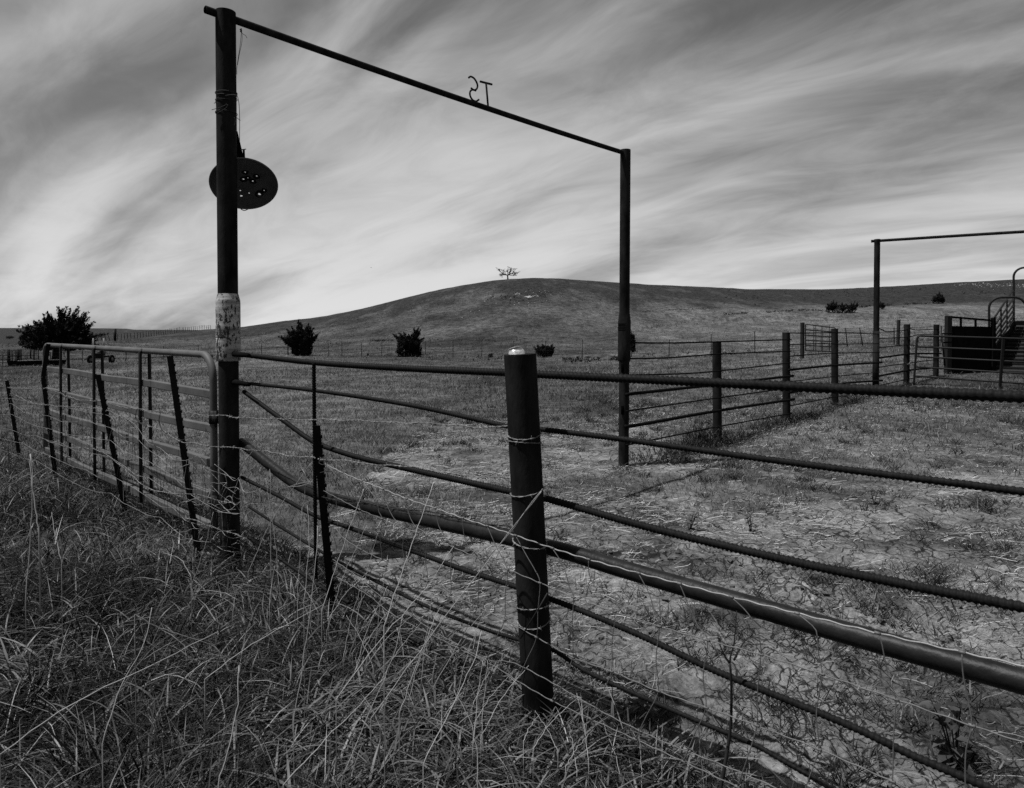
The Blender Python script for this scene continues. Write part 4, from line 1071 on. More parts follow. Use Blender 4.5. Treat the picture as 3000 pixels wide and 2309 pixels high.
rf = thing('ridge_wire_fence', 'line of small dark fence posts climbing the left ridge against the far plain', 'fence', (-90, 200, 0))
prev = []
pxs = []
x = 250.0; s = 13.0
while x < 622: pxs.append(x); x += s; s = max(5.6, s * 0.972)
for px in pxs:
    zc = float(np.interp(px, CREST_Z[:, 0], CREST_Z[:, 1])) * 0.985
    q = at(px, 970, zc); q.z = gz(q.x, q.y)
    top = q + Vector((random.uniform(-.25, .12) - (.5 if px < 330 else 0), 0, random.uniform(1.55, 1.85)))
    MB().tube([q - Vector((0, 0, .2)), top], 0.075, 5).build('post', M['far_post'], rf)
    prev.append((q, top))
for f in (0.93, 0.5): MB().tube([q.lerp(t, f) for q, t in prev], 0.014, 4).build('wire', M['far_post'], rf)
p = at(337, 972, 160.0); p.z = gz(p.x, p.y)
MB().tube([p - Vector((0, 0, .2)), p + Vector((.1, 0, 2.9))], [.28, .24], 9).build('corner_post', M['far_post'], rf)

# ------------------------------------------------------------------ trees and shrubs
def foliage_mesh(name, C, sizes, dirs, seed, mat, parent, per=9, flat=1.0):
    """feathery sprays: every centre gets a fan of narrow leaf-sized faces pointing roughly along dirs"""
    rg = np.random.default_rng(seed)
    C = np.repeat(np.asarray(C, float), per, 0); Sz = np.repeat(np.asarray(sizes, float), per); D = np.repeat(np.asarray(dirs, float), per, 0)
    n = len(C)
    D = D + rg.normal(0, 0.75, (n, 3)); D /= np.linalg.norm(D, axis=1, keepdims=True)
    C = C + rg.normal(0, 0.42, (n, 3)) * Sz[:, None]
    W = np.cross(D, rg.normal(0, 1, (n, 3))); W /= np.linalg.norm(W, axis=1, keepdims=True)
    Ln = Sz * rg.uniform(0.6, 1.5, n); Wd = Ln * rg.uniform(0.16, 0.32, n)
    a = C - D * Ln[:, None] * .45; b = C + W * Wd[:, None]; c = C + D * Ln[:, None] * .75; d = C - W * Wd[:, None]
    V = np.stack([a, b, c, d], 1).reshape(-1, 3)
    Q = np.arange(4 * n).reshape(-1, 4)
    me = mesh_np(name, V, Q, smooth=False)
    t = me.attributes.new('tint', 'FLOAT', 'POINT'); t.data.foreach_set('value', np.repeat(rg.random(n), 4).astype(np.float32))
    return link(name, me, mat, parent)

def cedar(label, base_px, Y, tips, body, seed, spray, fork=0.45, wind=(0.25, 0, 0.5), per=9, dens=1.0, name='cedar_tree', trunk_r=0.16, depth=0.7, auto=False):
    rg = np.random.default_rng(seed)
    hit = ground_hit(base_px[0], base_px[1], 20, 300)
    Y = hit.y if auto else Y
    b = at(base_px[0], base_px[1], Y); b.z = gz(b.x, b.y)
    root = thing(name, label, 'tree' if name.endswith('tree') else 'shrub', b)
    tipv = [Vector(at(a, c, Y)) for a, c in tips]
    cc = sum(tipv, Vector()) / len(tipv)
    tipv = [cc + (t - cc) * 1.05 for t in tipv]
    h = max(t.z for t in tipv) - b.z
    wd = max(t.x for t in tipv) - min(t.x for t in tipv)
    crown_c = Vector((sum(t.x for t in tipv) / len(tipv), Y, b.z + h * fork))
    tr = MB().tube([b - Vector((0, 0, .2)), b + Vector((0.02 * h, 0, h * .2)), b.lerp(crown_c, .7), crown_c + Vector((0, 0, h * .2))], [trunk_r, trunk_r * .85, trunk_r * .6, trunk_r * .25], 9).build('trunk', M['bark'], root)
    C, Sz, D = [], [], []
    lm = MB()
    wv = Vector(wind)
    alltips = [(t, 1.0) for t in tipv]
    for k in range(int(len(tipv) * 2.2 * dens)):          # limbs reaching towards and away from the viewer
        t = tipv[rg.integers(len(tipv))]
        a = rg.uniform(0.35, 0.78)
        p = crown_c.lerp(t, a); p.y += rg.normal(0, 1) * wd * 0.28 * depth; p.x += rg.normal(0, wd * .06); p.z -= abs(rg.normal(0, h * .05))
        alltips.append((p, 0.8))
    for t, f in alltips:
        st = b.lerp(crown_c, rg.uniform(0.55, 1.0))
        mid = st.lerp(t, 0.5) - Vector((0, 0, h * .04)) + Vector(tuple(rg.normal(0, h * .02, 3)))
        P = spline([st, mid, t], n=16)
        lm.tube(P[:-1:2], np.linspace(trunk_r * .30, trunk_r * .06, len(P[:-1:2])), 5)
        ax = (t - mid).normalized() * 0.8 + wv
        for i, s in enumerate(np.linspace(0.25, 1.0, int(13 * dens))):
            q = P[min(15, int(s * 15))]
            g_ = (1 - s) ** 0.7
            m = int(2 + 6 * g_)
            for _ in range(m):
                off = rg.normal(0, 1, 3) * spray * (0.05 + 0.80 * g_)
                C.append(q + off); Sz.append(spray * rg.uniform(.7, 1.15) * (0.50 + .6 * g_)); D.append(tuple(ax * 1.7))
    # dense lower body
    for (x0, x1, y0, y1, n) in body:
        for _ in range(n):
            u, v = rg.uniform(-1, 1), rg.uniform(0, 1)
            wdt = 1 - 0.25 * (2 * v - 1) ** 2
            p = at((x0 + x1) / 2 + u * (x1 - x0) / 2 * wdt, y0 + v * (y1 - y0), Y)
            half = (x1 - x0) / 2 / F * Y
            p.y += rg.uniform(-1, 1) * half * depth * math.sqrt(max(0, 1 - u * u))
            C.append(tuple(p)); Sz.append(spray); D.append((u * .5 + wv.x, rg.normal(0, .4), .7))
    lm.build('limbs', M['bark'], tr)
    foliage_mesh('crown', C, Sz, D, seed + 1, M['cedar_foliage'], root, per)
    return root

cedar('large wind-swept dark cedar with jagged crown behind the open gate', (166, 1047), 60.0,
      [(62, 955), (75, 962), (87, 952), (104, 942), (118, 940), (129, 923), (140, 916), (150, 925), (172, 903), (183, 909), (194, 902), (204, 908), (226, 903), (229, 914), (242, 920), (255, 917), (248, 930), (271, 945), (266, 952), (252, 949), (266, 976), (257, 996), (63, 991), (73, 1004), (97, 1012), (250, 1012), (120, 1018), (235, 975), (215, 1020)],
      [(95, 250, 950, 1022, 560), (70, 262, 985, 1020, 260), (255, 275, 1000, 1020, 30)], 31, 0.24, fork=.52, wind=(.35, 0, .4), trunk_r=.42)
cedar('bushy dark cedar with spread arms, left of two by the pasture fence', (880, 1042), 57.0,
      [(819, 985), (829, 990), (841, 966), (846, 972), (856, 958), (875, 940), (881, 946), (903, 950), (909, 958), (918, 961), (933, 976), (927, 982), (921, 997), (835, 1000)],
      [(857, 911, 995, 1043, 330), (840, 915, 970, 1000, 130)], 41, 0.17, wind=(.05, 0, .5), trunk_r=.16)
cedar('squat dark cedar with ragged thin top beside the pasture fence', (1198, 1056), 53.0,
      [(1154, 980), (1160, 986), (1170, 977), (1184, 974), (1197, 980), (1213, 963), (1226, 960), (1231, 967), (1240, 990), (1236, 998), (1222, 970)],
      [(1163, 1233, 1000, 1056, 420), (1168, 1228, 985, 1010, 90)], 43, 0.15, wind=(.0, 0, .6), trunk_r=.13)
cedar('low dark shrub right behind the leaning post by the far fence', (1594, 1043), 52.0, [(1566, 1017), (1575, 1012), (1590, 1010), (1605, 1014), (1618, 1011), (1624, 1017), (1620, 1028)],
      [(1570, 1620, 1018, 1043, 150)], 45, 0.13, wind=(.1, 0, .4), name='cedar_shrub', trunk_r=.06)
cedar('small dark shrub half hidden by the far gateway leg', (1849, 1002), 56.0, [(1843, 978), (1850, 970), (1857, 975), (1859, 984)], [(1843, 1857, 980, 1002, 60)], 46, 0.09, name='cedar_shrub', trunk_r=.05)
cedar('leftmost and largest dark cedar of the clump on the right hillside', (2440, 917), 100.0, [(2418, 899), (2424, 890), (2436, 884), (2442, 880), (2452, 886), (2461, 895)], [(2422, 2460, 893, 917, 130)], 47, 0.24, trunk_r=.15, per=7, auto=True)
cedar('middle and smallest dark cedar of the clump on the right hillside', (2468, 918), 101.0, [(2460, 893), (2467, 887), (2474, 894), (2479, 900)], [(2452, 2490, 899, 918, 110)], 48, 0.22, trunk_r=.12, per=7, auto=True)
cedar('right dark cedar of the hillside clump, leaning to the right', (2490, 917), 102.0, [(2478, 890), (2494, 887), (2504, 881), (2513, 886), (2514, 893), (2506, 900)], [(2470, 2508, 894, 917, 130)], 49, 0.22, wind=(.5, 0, .4), trunk_r=.12, per=7, auto=True)
cedar('dark cedar just right of the far gateway post', (2582, 906), 104.0, [(2570, 892), (2580, 884), (2590, 888), (2594, 894)], [(2562, 2590, 890, 906, 60)], 50, 0.22, trunk_r=.12, per=7, auto=True)
cedar('single rounded dark cedar on the right hillside above the chute', (2749, 890), 112.0, [(2731, 880), (2736, 868), (2744, 862), (2752, 856), (2760, 863), (2766, 872), (2767, 884)], [(2732, 2767, 868, 890, 140)], 51, 0.25, trunk_r=.15, per=7, auto=True)

# dead tree on the hill top
def dead_tree():
    Y = 233.0
    b = at(1488, 818, Y); b.z = gz(b.x, b.y)
    root = thing('dead_tree', 'bare leafless tree with forked crown alone on the hill top', 'tree', b)
    rg = np.random.default_rng(8)
    fork = at(1487, 807, Y)
    MB().tube([b - Vector((0, 0, .4)), b.lerp(fork, .5), fork], [.30, .22, .20], 8).build('trunk', M['bark'], root)
    mb = MB()
    def grow(p, d, L, r, lev):
        P = [p]
        for i in range(4):
            d = (d + Vector(tuple(rg.normal(0, .17, 3)))).normalized()
            P.append(P[-1] + d * L / 4)
        mb.tube(P, np.maximum(np.linspace(r, r * .6, 5), .036), 5)
        if lev == 0: return
        for k in range(4):
            q = P[2 + k % 3]
            nd = (d + Vector((rg.normal(0, .60), rg.normal(0, .6), rg.normal(0, .42)))).normalized()
            grow(q, nd, L * rg.uniform(.38, .58), r * .55, lev - 1)
    for (px, py), r in (((1459, 783), .15), ((1457, 802), .12), ((1471, 806), .10), ((1484, 792), .11), ((1505, 785), .15), ((1512, 793), .13), ((1508, 806), .12)):
        t = at(px, py, Y + rg.normal(0, 1.2)); v = t - fork
        grow(fork, v.normalized(), v.length * .80, r, 3)
    mb.build('branches', M['bark'], root)
    sb = at(1470, 819, Y); sb.z = gz(sb.x, sb.y)
dead_tree()

# far shrubs and tree clumps on the plain
def round_bush(px, py, Y, w, h, label, seed, n=260, name='shrub', mat='shrub_foliage', spray=None):
    rg = np.random.default_rng(seed)
    b = at(px, py, Y); b.z = min(gz(b.x, b.y), b.z + 1)
    root = thing(name, label, 'shrub', b)
    W, H = w / F * Y, h / F * Y
    C, D = [], []
    lobes = [(rg.uniform(-.35, .35), rg.uniform(.25, .6), rg.uniform(.3, .5)) for _ in range(6)]
    for _ in range(n):
        lx, lz, lr = lobes[rg.integers(6)]
        v = rg.normal(0, 1, 3); v /= np.linalg.norm(v); rr = lr * rg.uniform(.5, 1.0)
        z = max(0.02, lz + v[2] * rr)
        C.append((b.x + (lx + v[0] * rr) * W * .62, b.y + v[1] * rr * W * .5, b.z + z * H * .95)); D.append((v[0], v[1], abs(v[2]) + .4))
    MB().tube([b - Vector((0, 0, .2)), b + Vector((0, 0, H * .4))], [W * .03, W * .02], 6).build('stem', M['bark'], root)
    foliage_mesh('foliage', C, np.full(n, spray or H * .16), D, seed + 1, M[mat], root, 6)
    return root
round_bush(28, 981, 900, 30, 10, 'smallest dark tree at the left edge of the far plain', 61, 120)
round_bush(26 + 42, 980, 880, 26, 15, 'rounded dark tree on the plain just left of the big cedar', 62, 160)
round_bush(50 - 18, 1000, 420, 14, 6, 'tiny dark bush low on the far left plain', 63, 60)
round_bush(352, 984, 520, 34, 13, 'wide dark thicket on the plain behind the ridge fence', 64, 200)
round_bush(288, 976, 560, 9, 6, 'tiny tree on the plain right of the big cedar', 65, 60)
round_bush(298, 1000, 92, 34, 9, 'low dark brush patch at the near end of the ridge fence', 66, 150)
round_bush(619, 1046, 56, 12, 11, 'small dark weed clump behind the gate corner', 67, 70)
round_bush(1438, 1050, 55, 16, 14, 'dry twiggy weed by a pasture fence post left of the leaning post', 68, 60)
round_bush(1077, 1041, 58, 10, 9, 'small round weed between pasture fence posts below the hill', 69, 60)

# ------------------------------------------------------------------ pens, trough and machine on the left
lp = thing('corral_panels', 'pale tubular corral panels standing left of the big cedar', 'panel', at(60, 1075, 46))
def L3(px, py, Y=46.0): return at(px, py, Y)
for y0_ in (1032, 1042, 1052, 1062, 1073):
    MB().tube([L3(-200, y0_ + 2, 44), L3(0, y0_, 45.5), L3(112, y0_ - 1, 47)], 0.024, 6).build('rail', M['gate_tube'], lp)
for px in (-150, -70, 8, 79, 112): MB().tube([L3(px, 1031), L3(px, 1077)], 0.024, 6).build('upright', M['gate_tube'], lp)
MB().tube(spline([L3(138, 1031, 50), L3(146, 1033, 50), L3(148, 1040, 50), L3(148, 1060, 50)], n=16), 0.03, 6).build('end_hoop', M['gate_tube'], lp)
pn = thing('pen_posts', 'group of short dark posts and rails of a pen beyond the panels', 'pen', at(40, 1062, 52))
for px, t, b, r in ((25, 1024, 1064, .10), (53, 1024, 1061, .10), (35, 1028, 1060, .03), (46, 1028, 1060, .03), (61, 1023, 1060, .05), (89, 1022, 1050, .05), (99, 1025, 1060, .05), (112, 1020, 1050, .04), (154, 1024, 1048, .04), (187, 1024, 1044, .03)):
    MB().tube([L3(px + 1, b + 2, 52), L3(px, t, 52)], r, 8).build('post', M['far_post'], pn)
for y0_ in (1027, 1036, 1044): MB().tube([L3(24, y0_ + 1, 52), L3(62, y0_, 52)], 0.03, 6).build('rail', M['far_post'], pn)

tr_ = thing('feed_trough', 'long low dark feed trough with a bright edge on the grass', 'trough', at(105, 1083, 43))
a, b = L3(36, 1068, 42), L3(180, 1057, 46)
for q in (a, b): q.z = gz(q.x, q.y) + .36
d = (b - a).normalized(); n = Vector((d.y, -d.x, 0)) * .38
V = []
for p in (a, b):
    V += [p - n, p - n * .7 - Vector((0, 0, .32)), p + n * .7 - Vector((0, 0, .32)), p + n, p + n * .92, p + n * .64 - Vector((0, 0, .27)), p - n * .64 - Vector((0, 0, .27)), p - n * .92]
Q = [(i, (i + 1) % 8, (i + 1) % 8 + 8, i + 8) for i in range(8)] + [(0, 7, 6, 1), (1, 6, 5, 2), (2, 5, 4, 3), (8, 9, 14, 15), (9, 10, 13, 14), (10, 11, 12, 13)]
MB().add([tuple(v) for v in V], Q).build('bin', M['dark_metal'], tr_, smooth=False)
MB().tube([a + n, b + n], 0.022, 6).build('edge_pipe', M['galvanised_wire'], tr_)
for f in (.08, .5, .92):
    p = a.lerp(b, f); MB().beam(p - n * .8 - Vector((0, 0, .30)), p + n * .8 - Vector((0, 0, .30)), .08, .14).build('skid', M['old_wood'], tr_, smooth=False)

mc = thing('old_implement', 'rusting wheeled farm implement with two upright masts in the pasture', 'implement', at(305, 1050, 48))
I = lambda px, py: at(px, py, 48.0)
def ig(px): 
    p = I(px, 1040); p.z = gz(p.x, p.y); return p
for px, py in ((273, 991), (304, 991)):
    for dx in (-1.6, 1.6): MB().tube([I(px + dx * 2.2, 1040), I(px + dx * .3, py)], 0.035, 6).build('mast', M['machine_steel'], mc)
    for k in range(5): MB().tube([I(px - 2.6 + k * .4, 1032 - 8 * k), I(px + 2.6 - k * .4, 1032 - 8 * k)], 0.022, 5).build('rung', M['machine_steel'], mc)
MB().tube([I(286, 1008), I(295, 1018), I(300, 1032)], 0.05, 6).build('strut', M['dark_metal'], mc)
MB().tube([I(270, 1046), I(329, 1044)], 0.06, 8).build('axle', M['dark_metal'], mc)
MB().box(I(289, 1043), .62, .5, .35).build('gearbox', M['dark_metal'], mc, smooth=False)
MB().box(I(301, 1046), .12, .3, .22).build('plate', M['limestone'], mc, smooth=False)
for px in (264, 327):
    c_ = ig(px); c_.z += .24
    P = [c_ + Vector((0, .24 * math.cos(t), .24 * math.sin(t))) for t in np.linspace(0, 2 * math.pi, 17)]
    w_ = MB().tube(P, .085, 8).build('tyre', M['dark_metal'], mc)
    MB().tube([c_ - Vector((.06, 0, 0)), c_ + Vector((.06, 0, 0))], .14, 12).build('wheel_hub', M['machine_steel'], w_)
bs = thing('low_bar_stand', 'thin low metal bar on short legs in the grass behind the gate', 'stand', at(460, 1050, 42))
p0, p1 = at(415, 1049, 42), at(515, 1042, 42)
MB().tube([p0, p1], .02, 6).build('bar', M['far_post'], bs)
for f in (0.1, .9):
    p = p0.lerp(p1, f); MB().tube([p, Vector((p.x, p.y, gz(p.x, p.y)))], .02, 6).build('leg', M['far_post'], bs)

# ------------------------------------------------------------------ grass
def blades(name, P, H, Wd, az, lean, curve, tint, mat, segs=3, twist=0.0, label=None, cat=None, seed=0):
    n = len(P)
    rg = np.random.default_rng(seed)
    dx, dy = np.cos(az), np.sin(az)
    tw = rg.uniform(0, 2 * math.pi, n) if twist else az + math.pi / 2
    sx, sy = np.cos(tw), np.sin(tw)
    lv = np.linspace(0, 1, segs + 1)
    V = np.zeros((n, 2 * segs + 1, 3))
    for i, t in enumerate(lv):
        out = (lean * t + curve * t * t) * H
        up = H * (t - 0.46 * np.minimum(curve, 1.7) * t ** 2.4)
        c = np.stack([P[:, 0] + dx * out, P[:, 1] + dy * out, P[:, 2] + up], -1)
        if i == segs: V[:, 2 * segs] = c
        else:
            w = Wd * (0.75 + 0.5 * t) * (1 - t) ** 0.6 * 0.5
            o = np.stack([sx * w, sy * w, 0 * w], -1)
            V[:, 2 * i] = c - o; V[:, 2 * i + 1] = c + o
    k = 2 * segs + 1
    base = (np.arange(n) * k)[:, None]
    Q = np.concatenate([base + np.array([2 * i, 2 * i + 1, 2 * i + 3, 2 * i + 2])[None] for i in range(segs - 1)], 0) if segs > 1 else None
    T = base + np.array([2 * segs - 2, 2 * segs - 1, 2 * segs])[None]
    me = mesh_np(name, V.reshape(-1, 3), Q, T, smooth=True)
    a = me.attributes.new('tint', 'FLOAT', 'POINT'); a.data.foreach_set('value', np.repeat(tint, k).astype(np.float32))
    o = link(name, me, mat)
    o['kind'] = 'stuff'
    if label: o['label'] = label; o['category'] = cat
    return o

def roadside(x, y):
    """signed: > 0 on the camera's side of the fence and gate"""
    f = -((x - FRONT_A.x) * -FRONT_D.y + (y - FRONT_A.y) * FRONT_D.x)
    gline = ((x - GH[0]) * gn.x + (y - GH[1]) * gn.y)
    return np.where(x > FRONT_A.x + (y - 4.62) * -0.3, f, gline)

def sample_polar(n, r0, r1, a0, a1, power, rg):
    """random ground points, density falling with distance; a in degrees from straight ahead"""
    u = rg.random(n)
    if power == 2: r = r0 * (r1 / r0) ** u
    else:
        e = 2 - power; r = (r0 ** e + u * (r1 ** e - r0 ** e)) ** (1 / e)
    a = np.radians(rg.uniform(a0, a1, n))
    return r * np.sin(a), r * np.cos(a)

rg = np.random.default_rng(100)
# tall roadside grass
x, y = sample_polar(190000, 1.25, 12.5, -50, 30, 1.30, rg)
s = roadside(x, y)
clump = fbm(x * 1.6, y * 1.6, 3); fine_c = fbm(x * 6, y * 6, 2)
keep = (s > -0.20 + 0.22 * clump - 0.30 * sstep(-0.5, -1.5, x)) & (rg.random(len(x)) < 0.62 + 0.45 * clump + 0.4 * fine_c)
x, y, clump = x[keep], y[keep], clump[keep]
n = len(x)
H = (0.09 + 0.12 * rg.random(n) + 0.11 * clump) * np.clip(0.80 + roadside(x, y) * 1.0, 0.7, 1.1) * np.where(rg.random(n) < .1, 1.35, 1.0)
H = np.clip(H, .07, .55)
pts = np.stack([x, y, terrain(x, y) - .01], -1)
tint = np.clip(0.05 + 0.09 * rg.normal(0, 1, n) + 0.20 * fbm(x * .8 + 3, y * .8, 3) + np.where(rg.random(n) < .10, .2 + .5 * rg.random(n), 0), 0, 1)  # fine blades mostly tinted dark, painting deep shadow gaps into their colour
blades('roadside_grass', pts, H, 0.0045 + 0.008 * rg.random(n) ** 2.0, rg.uniform(0, 2 * math.pi, n), 0.10 + 0.40 * rg.random(n), rg.random(n) ** 0.8 * 1.75, tint, M['tall_grass'], 4, 1, 'thick tall green grass covering the verge in front of the fences', 'grass', 1)
# broad arching leaves standing over the finer grass, in clumps
cx, cy = sample_polar(6800, 1.35, 11, -50, 30, 1.35, rg)
k = (roadside(cx, cy) > -0.12) & (rg.random(len(cx)) < .55 + .9 * fbm(cx * 1.3 + 5, cy * 1.3, 3))
cx, cy = cx[k], cy[k]; m = 8
x = np.repeat(cx, m) + rg.normal(0, .035, len(cx) * m); y = np.repeat(cy, m) + rg.normal(0, .035, len(cx) * m); n = len(x)
pts = np.stack([x, y, terrain(x, y) + .02], -1)
ct = np.repeat(rg.random(len(cx)), m)
blades('broad_leaf_grass', pts, (.10 + .11 * rg.random(n)) * np.repeat(rg.uniform(.7, 1.2, len(cx)), m), .007 + .008 * rg.random(n), rg.uniform(0, 6.28, n), .10 + .45 * rg.random(n), .5 + 1.3 * rg.random(n), np.clip(.16 + .42 * ct + .28 * rg.normal(0, 1, n), 0.02, 1), M['tall_grass'], 6, 1, 'clumps of broad arching leaves over the verge grass', 'grass', 12)
# dead blades and stems among it
x, y = sample_polar(6000, 1.5, 12, -50, 30, 1.1, rg)
keep = roadside(x, y) > -0.12
x, y = x[keep], y[keep]; n = len(x)
pts = np.stack([x, y, terrain(x, y) + 0.02 + 0.10 * rg.random(n)], -1)
blades('dead_grass', pts, 0.05 + 0.14 * rg.random(n) ** 1.5, 0.0022 + 0.004 * rg.random(n), rg.uniform(0, 6.28, n), 0.2 + 1.2 * rg.random(n) ** 2, 1.3 * rg.random(n), rg.random(n) ** 2.0, M['dry_grass'], 3, 1, 'pale dead blades scattered through the tall verge grass', 'grass', 2)

# pasture: short grass in the field and the pen, thinning out on trodden soil
def pasture(nm, n, r0, r1, hs, ws, segs, seed, lab):
    rg = np.random.default_rng(seed)
    x, y = sample_polar(n, r0, r1, -44, 42, 2, rg)
    D = dirt_mask(x, y)
    pat = fbm(x * 1.2 + 8, y * 1.2, 3)
    keep = (roadside(x, y) < 0.02) & (rg.random(n) > np.clip((D + 0.35 * pat - 0.30) * 2.1, 0, 0.985)) & (rg.random(n) < 0.75 + pat * .7)
    x, y = x[keep], y[keep]; n = len(x)
    dry = dry_mask(x, y)
    R = np.hypot(x, y)
    sc = hs * (0.55 + 0.45 * np.clip(R / 12, 0, 1.0)) * (1 + R / 60)
    H = sc * (0.5 + 0.8 * rg.random(n)) * (1 + .5 * fbm(x * .9, y * .9, 2))
    W = ws * (0.7 + 0.6 * rg.random(n)) * (0.35 + R / 11)
    tint = np.clip(0.12 + 0.34 * dry + 0.24 * rg.normal(0, 1, n) + 0.3 * fbm(x * .5, y * .5, 3) + np.where(rg.random(n) < .07, .5, 0), 0, 1)
    pts = np.stack([x, y, terrain(x, y) - .008], -1)
    blades(nm, pts, H, W, rg.uniform(0, 6.28, n), 0.15 + .5 * rg.random(n), .9 * rg.random(n), tint, M['pasture_grass'], segs, 1, lab, 'grass', seed)
pasture('pasture_grass', 230000, 3.4, 34, 0.082, 0.0068, 2, 5, 'short cropped grass of the pen and near pasture')
pasture('far_pasture_grass', 100000, 30, 200, 0.10, 0.0080, 1, 6, 'sparse tufty grass of the far pasture')

# darker uncut tufts under the side fence rails
rg = np.random.default_rng(41)
t = rg.uniform(4.9, 14.5, 7000)
off = rg.normal(0.02, 0.16, 7000)
x = FRONT_A.x + SIDE_U.x * t + SIDE_U.y * off; y = FRONT_A.y + SIDE_U.y * t - SIDE_U.x * off
k = rg.random(7000) < (0.35 + 0.9 * fbm(t * .9, t * 0 + 3, 2) + .35 * np.exp(-((t - 6.6) / .5) ** 2) * 2)
x, y, t = x[k], y[k], t[k]; n = len(x)
pts = np.stack([x, y, terrain(x, y) - .01], -1)
blades('fence_line_weeds', pts, (0.06 + 0.12 * rg.random(n)) * (1 + .9 * np.exp(-((t - 6.6) / .45) ** 2)), 0.009 + 0.006 * rg.random(n), rg.uniform(0, 6.28, n), .2 + .5 * rg.random(n), .8 * rg.random(n), rg.random(n) * .8, M['weed_leaf'], 3, 1, 'dark unmown weeds along the foot of the side fence', 'weeds', 7)

# small green tufts scattered over the bare soil
rg = np.random.default_rng(52)
cx, cy = sample_polar(1300, 2.3, 17, -22, 41, 1.45, rg)
k = (roadside(cx, cy) < -0.08) & (rg.random(len(cx)) < .45 + .9 * fbm(cx * .8 + 3, cy * .8 + 1, 3)) & (cx > -1.7)
cx, cy = cx[k], cy[k]
m = 36
x = np.repeat(cx, m) + rg.normal(0, .05, len(cx) * m); y = np.repeat(cy, m) + rg.normal(0, .05, len(cx) * m); n = len(x)
sz = np.repeat(rg.uniform(.45, 1.2, len(cx)) * (1 + .05 * np.clip(cy - 4, 0, 12)), m)
pts = np.stack([x, y, terrain(x, y) - .005], -1)
blades('soil_tufts', pts, (0.035 + .075 * rg.random(n)) * sz, (0.0048 + .004 * rg.random(n)) * (1 + .10 * np.clip(y - 4, 0, 12)), rg.uniform(0, 6.28, n), .3 + .9 * rg.random(n), .8 * rg.random(n), rg.random(n) * .35, M['tall_grass'], 2, 1, 'small green grass tufts on the cracked soil', 'grass', 8)

# straw litter
rg = np.random.default_rng(63)
x, y = sample_polar(120000, 2.3, 17, -24, 41, 1.75, rg)
D = dirt_mask(x, y); pat = fbm(x * 1.5 + 4, y * 1.5 + 7, 3)
k = (roadside(x, y) < -0.02) & (rg.random(len(x)) < np.clip(0.15 + 0.9 * pat + .22 * np.clip((y - 4) / 4, 0, 1) - .10 * (y < 4), .04, 1)) & (D > .12)
x, y = x[k], y[k]; n = len(x)
Ls = 0.02 + 0.17 * rg.random(n) ** 2.0
wd = 0.0002 + .0005 * rg.random(n) + .00014 * np.hypot(x, y)
a = rg.uniform(0, math.pi, n); kap = rg.normal(0, .55, n); kap2 = rg.normal(0, .5, n)
z0 = terrain(x, y) + soil_relief(x, y, dirt_mask(x, y)) + .006 + .009 * rg.random(n)
tz = rg.normal(0, .10, n) * Ls
NS = 5
V = np.zeros((n, 2 * NS, 3))
cxx, cyy, ang = x.copy(), y.copy(), a.copy()
for i in range(NS):
    c_, s_ = np.cos(ang), np.sin(ang)
    for j, sg in enumerate((-1, 1)):
        V[:, i * 2 + j] = np.stack([cxx - s_ * wd * sg, cyy + c_ * wd * sg, z0 + tz * (i / (NS - 1) - .5) + sg * .0006], -1)
    cxx = cxx + c_ * Ls / (NS - 1); cyy = cyy + s_ * Ls / (NS - 1); ang = ang + (kap + kap2 * (i - 1.5)) * .45
base = (np.arange(n) * 2 * NS)[:, None]
Q = np.concatenate([base + np.array([2 * i, 2 * i + 1, 2 * i + 3, 2 * i + 2])[None] for i in range(NS - 1)], 0)
me = mesh_np('straw_litter', V.reshape(-1, 3), Q, smooth=False)
t_ = me.attributes.new('tint', 'FLOAT', 'POINT'); t_.data.foreach_set('value', np.repeat(np.clip(rg.random(n) ** 1.9 * .8 * np.clip((y - 1.5) / 3, .2, 1) + .012 * np.clip(y - 3, 0, 10), 0, 1), 2 * NS).astype(np.float32))
o = link('straw_litter', me, M['straw']); o['kind'] = 'stuff'; o['label'] = 'pale straw strewn over the soil of the pen'; o['category'] = 'straw'

# clods of dried mud and dung
rg = np.random.default_rng(71)
x, y = sample_polar(3600, 2.4, 12, -20, 41, 1.7, rg)
k = (roadside(x, y) < -0.05) & (rg.random(len(x)) < np.clip(.05 + 2.2 * fbm(x * 1.1 + 2, y * 1.1 + 5, 3), 0.01, 1))
x, y = x[k], y[k]
hx, hy = [], []
for px, py, sp, m in ((1290, 1597, .16, 26), (1960, 1620, .30, 90), (2330, 1690, .22, 60), (2100, 1650, .35, 60), (1100, 1322, .10, 14), (2440, 1775, .2, 70), (1470, 1760, .2, 40), (1640, 1960, .15, 30), (2060, 1240, .15, 12), (1330, 1345, .1, 14), (2480, 1760, .12, 40)):
    q = ground_hit(px, py); hx.append(q.x + rg.normal(0, sp, m)); hy.append(q.y + rg.normal(0, sp * .6, m))
x = np.concatenate([x] + hx); y = np.concatenate([y] + hy); n = len(x)
ico_v = np.array([(0, 0, 1), (.894, 0, .447), (.276, .851, .447), (-.724, .526, .447), (-.724, -.526, .447), (.276, -.851, .447), (.724, .526, -.447), (-.276, .851, -.447), (-.894, 0, -.447), (-.276, -.851, -.447), (.724, -.526, -.447), (0, 0, -1)])
ico_f = np.array([(0, 1, 2), (0, 2, 3), (0, 3, 4), (0, 4, 5), (0, 5, 1), (1, 6, 2), (2, 7, 3), (3, 8, 4), (4, 9, 5), (5, 10, 1), (1, 10, 6), (2, 6, 7), (3, 7, 8), (4, 8, 9), (5, 9, 10), (6, 11, 7), (7, 11, 8), (8, 11, 9), (9, 11, 10), (10, 11, 6)])
sz = .003 + .022 * rg.random(n) ** 4.5
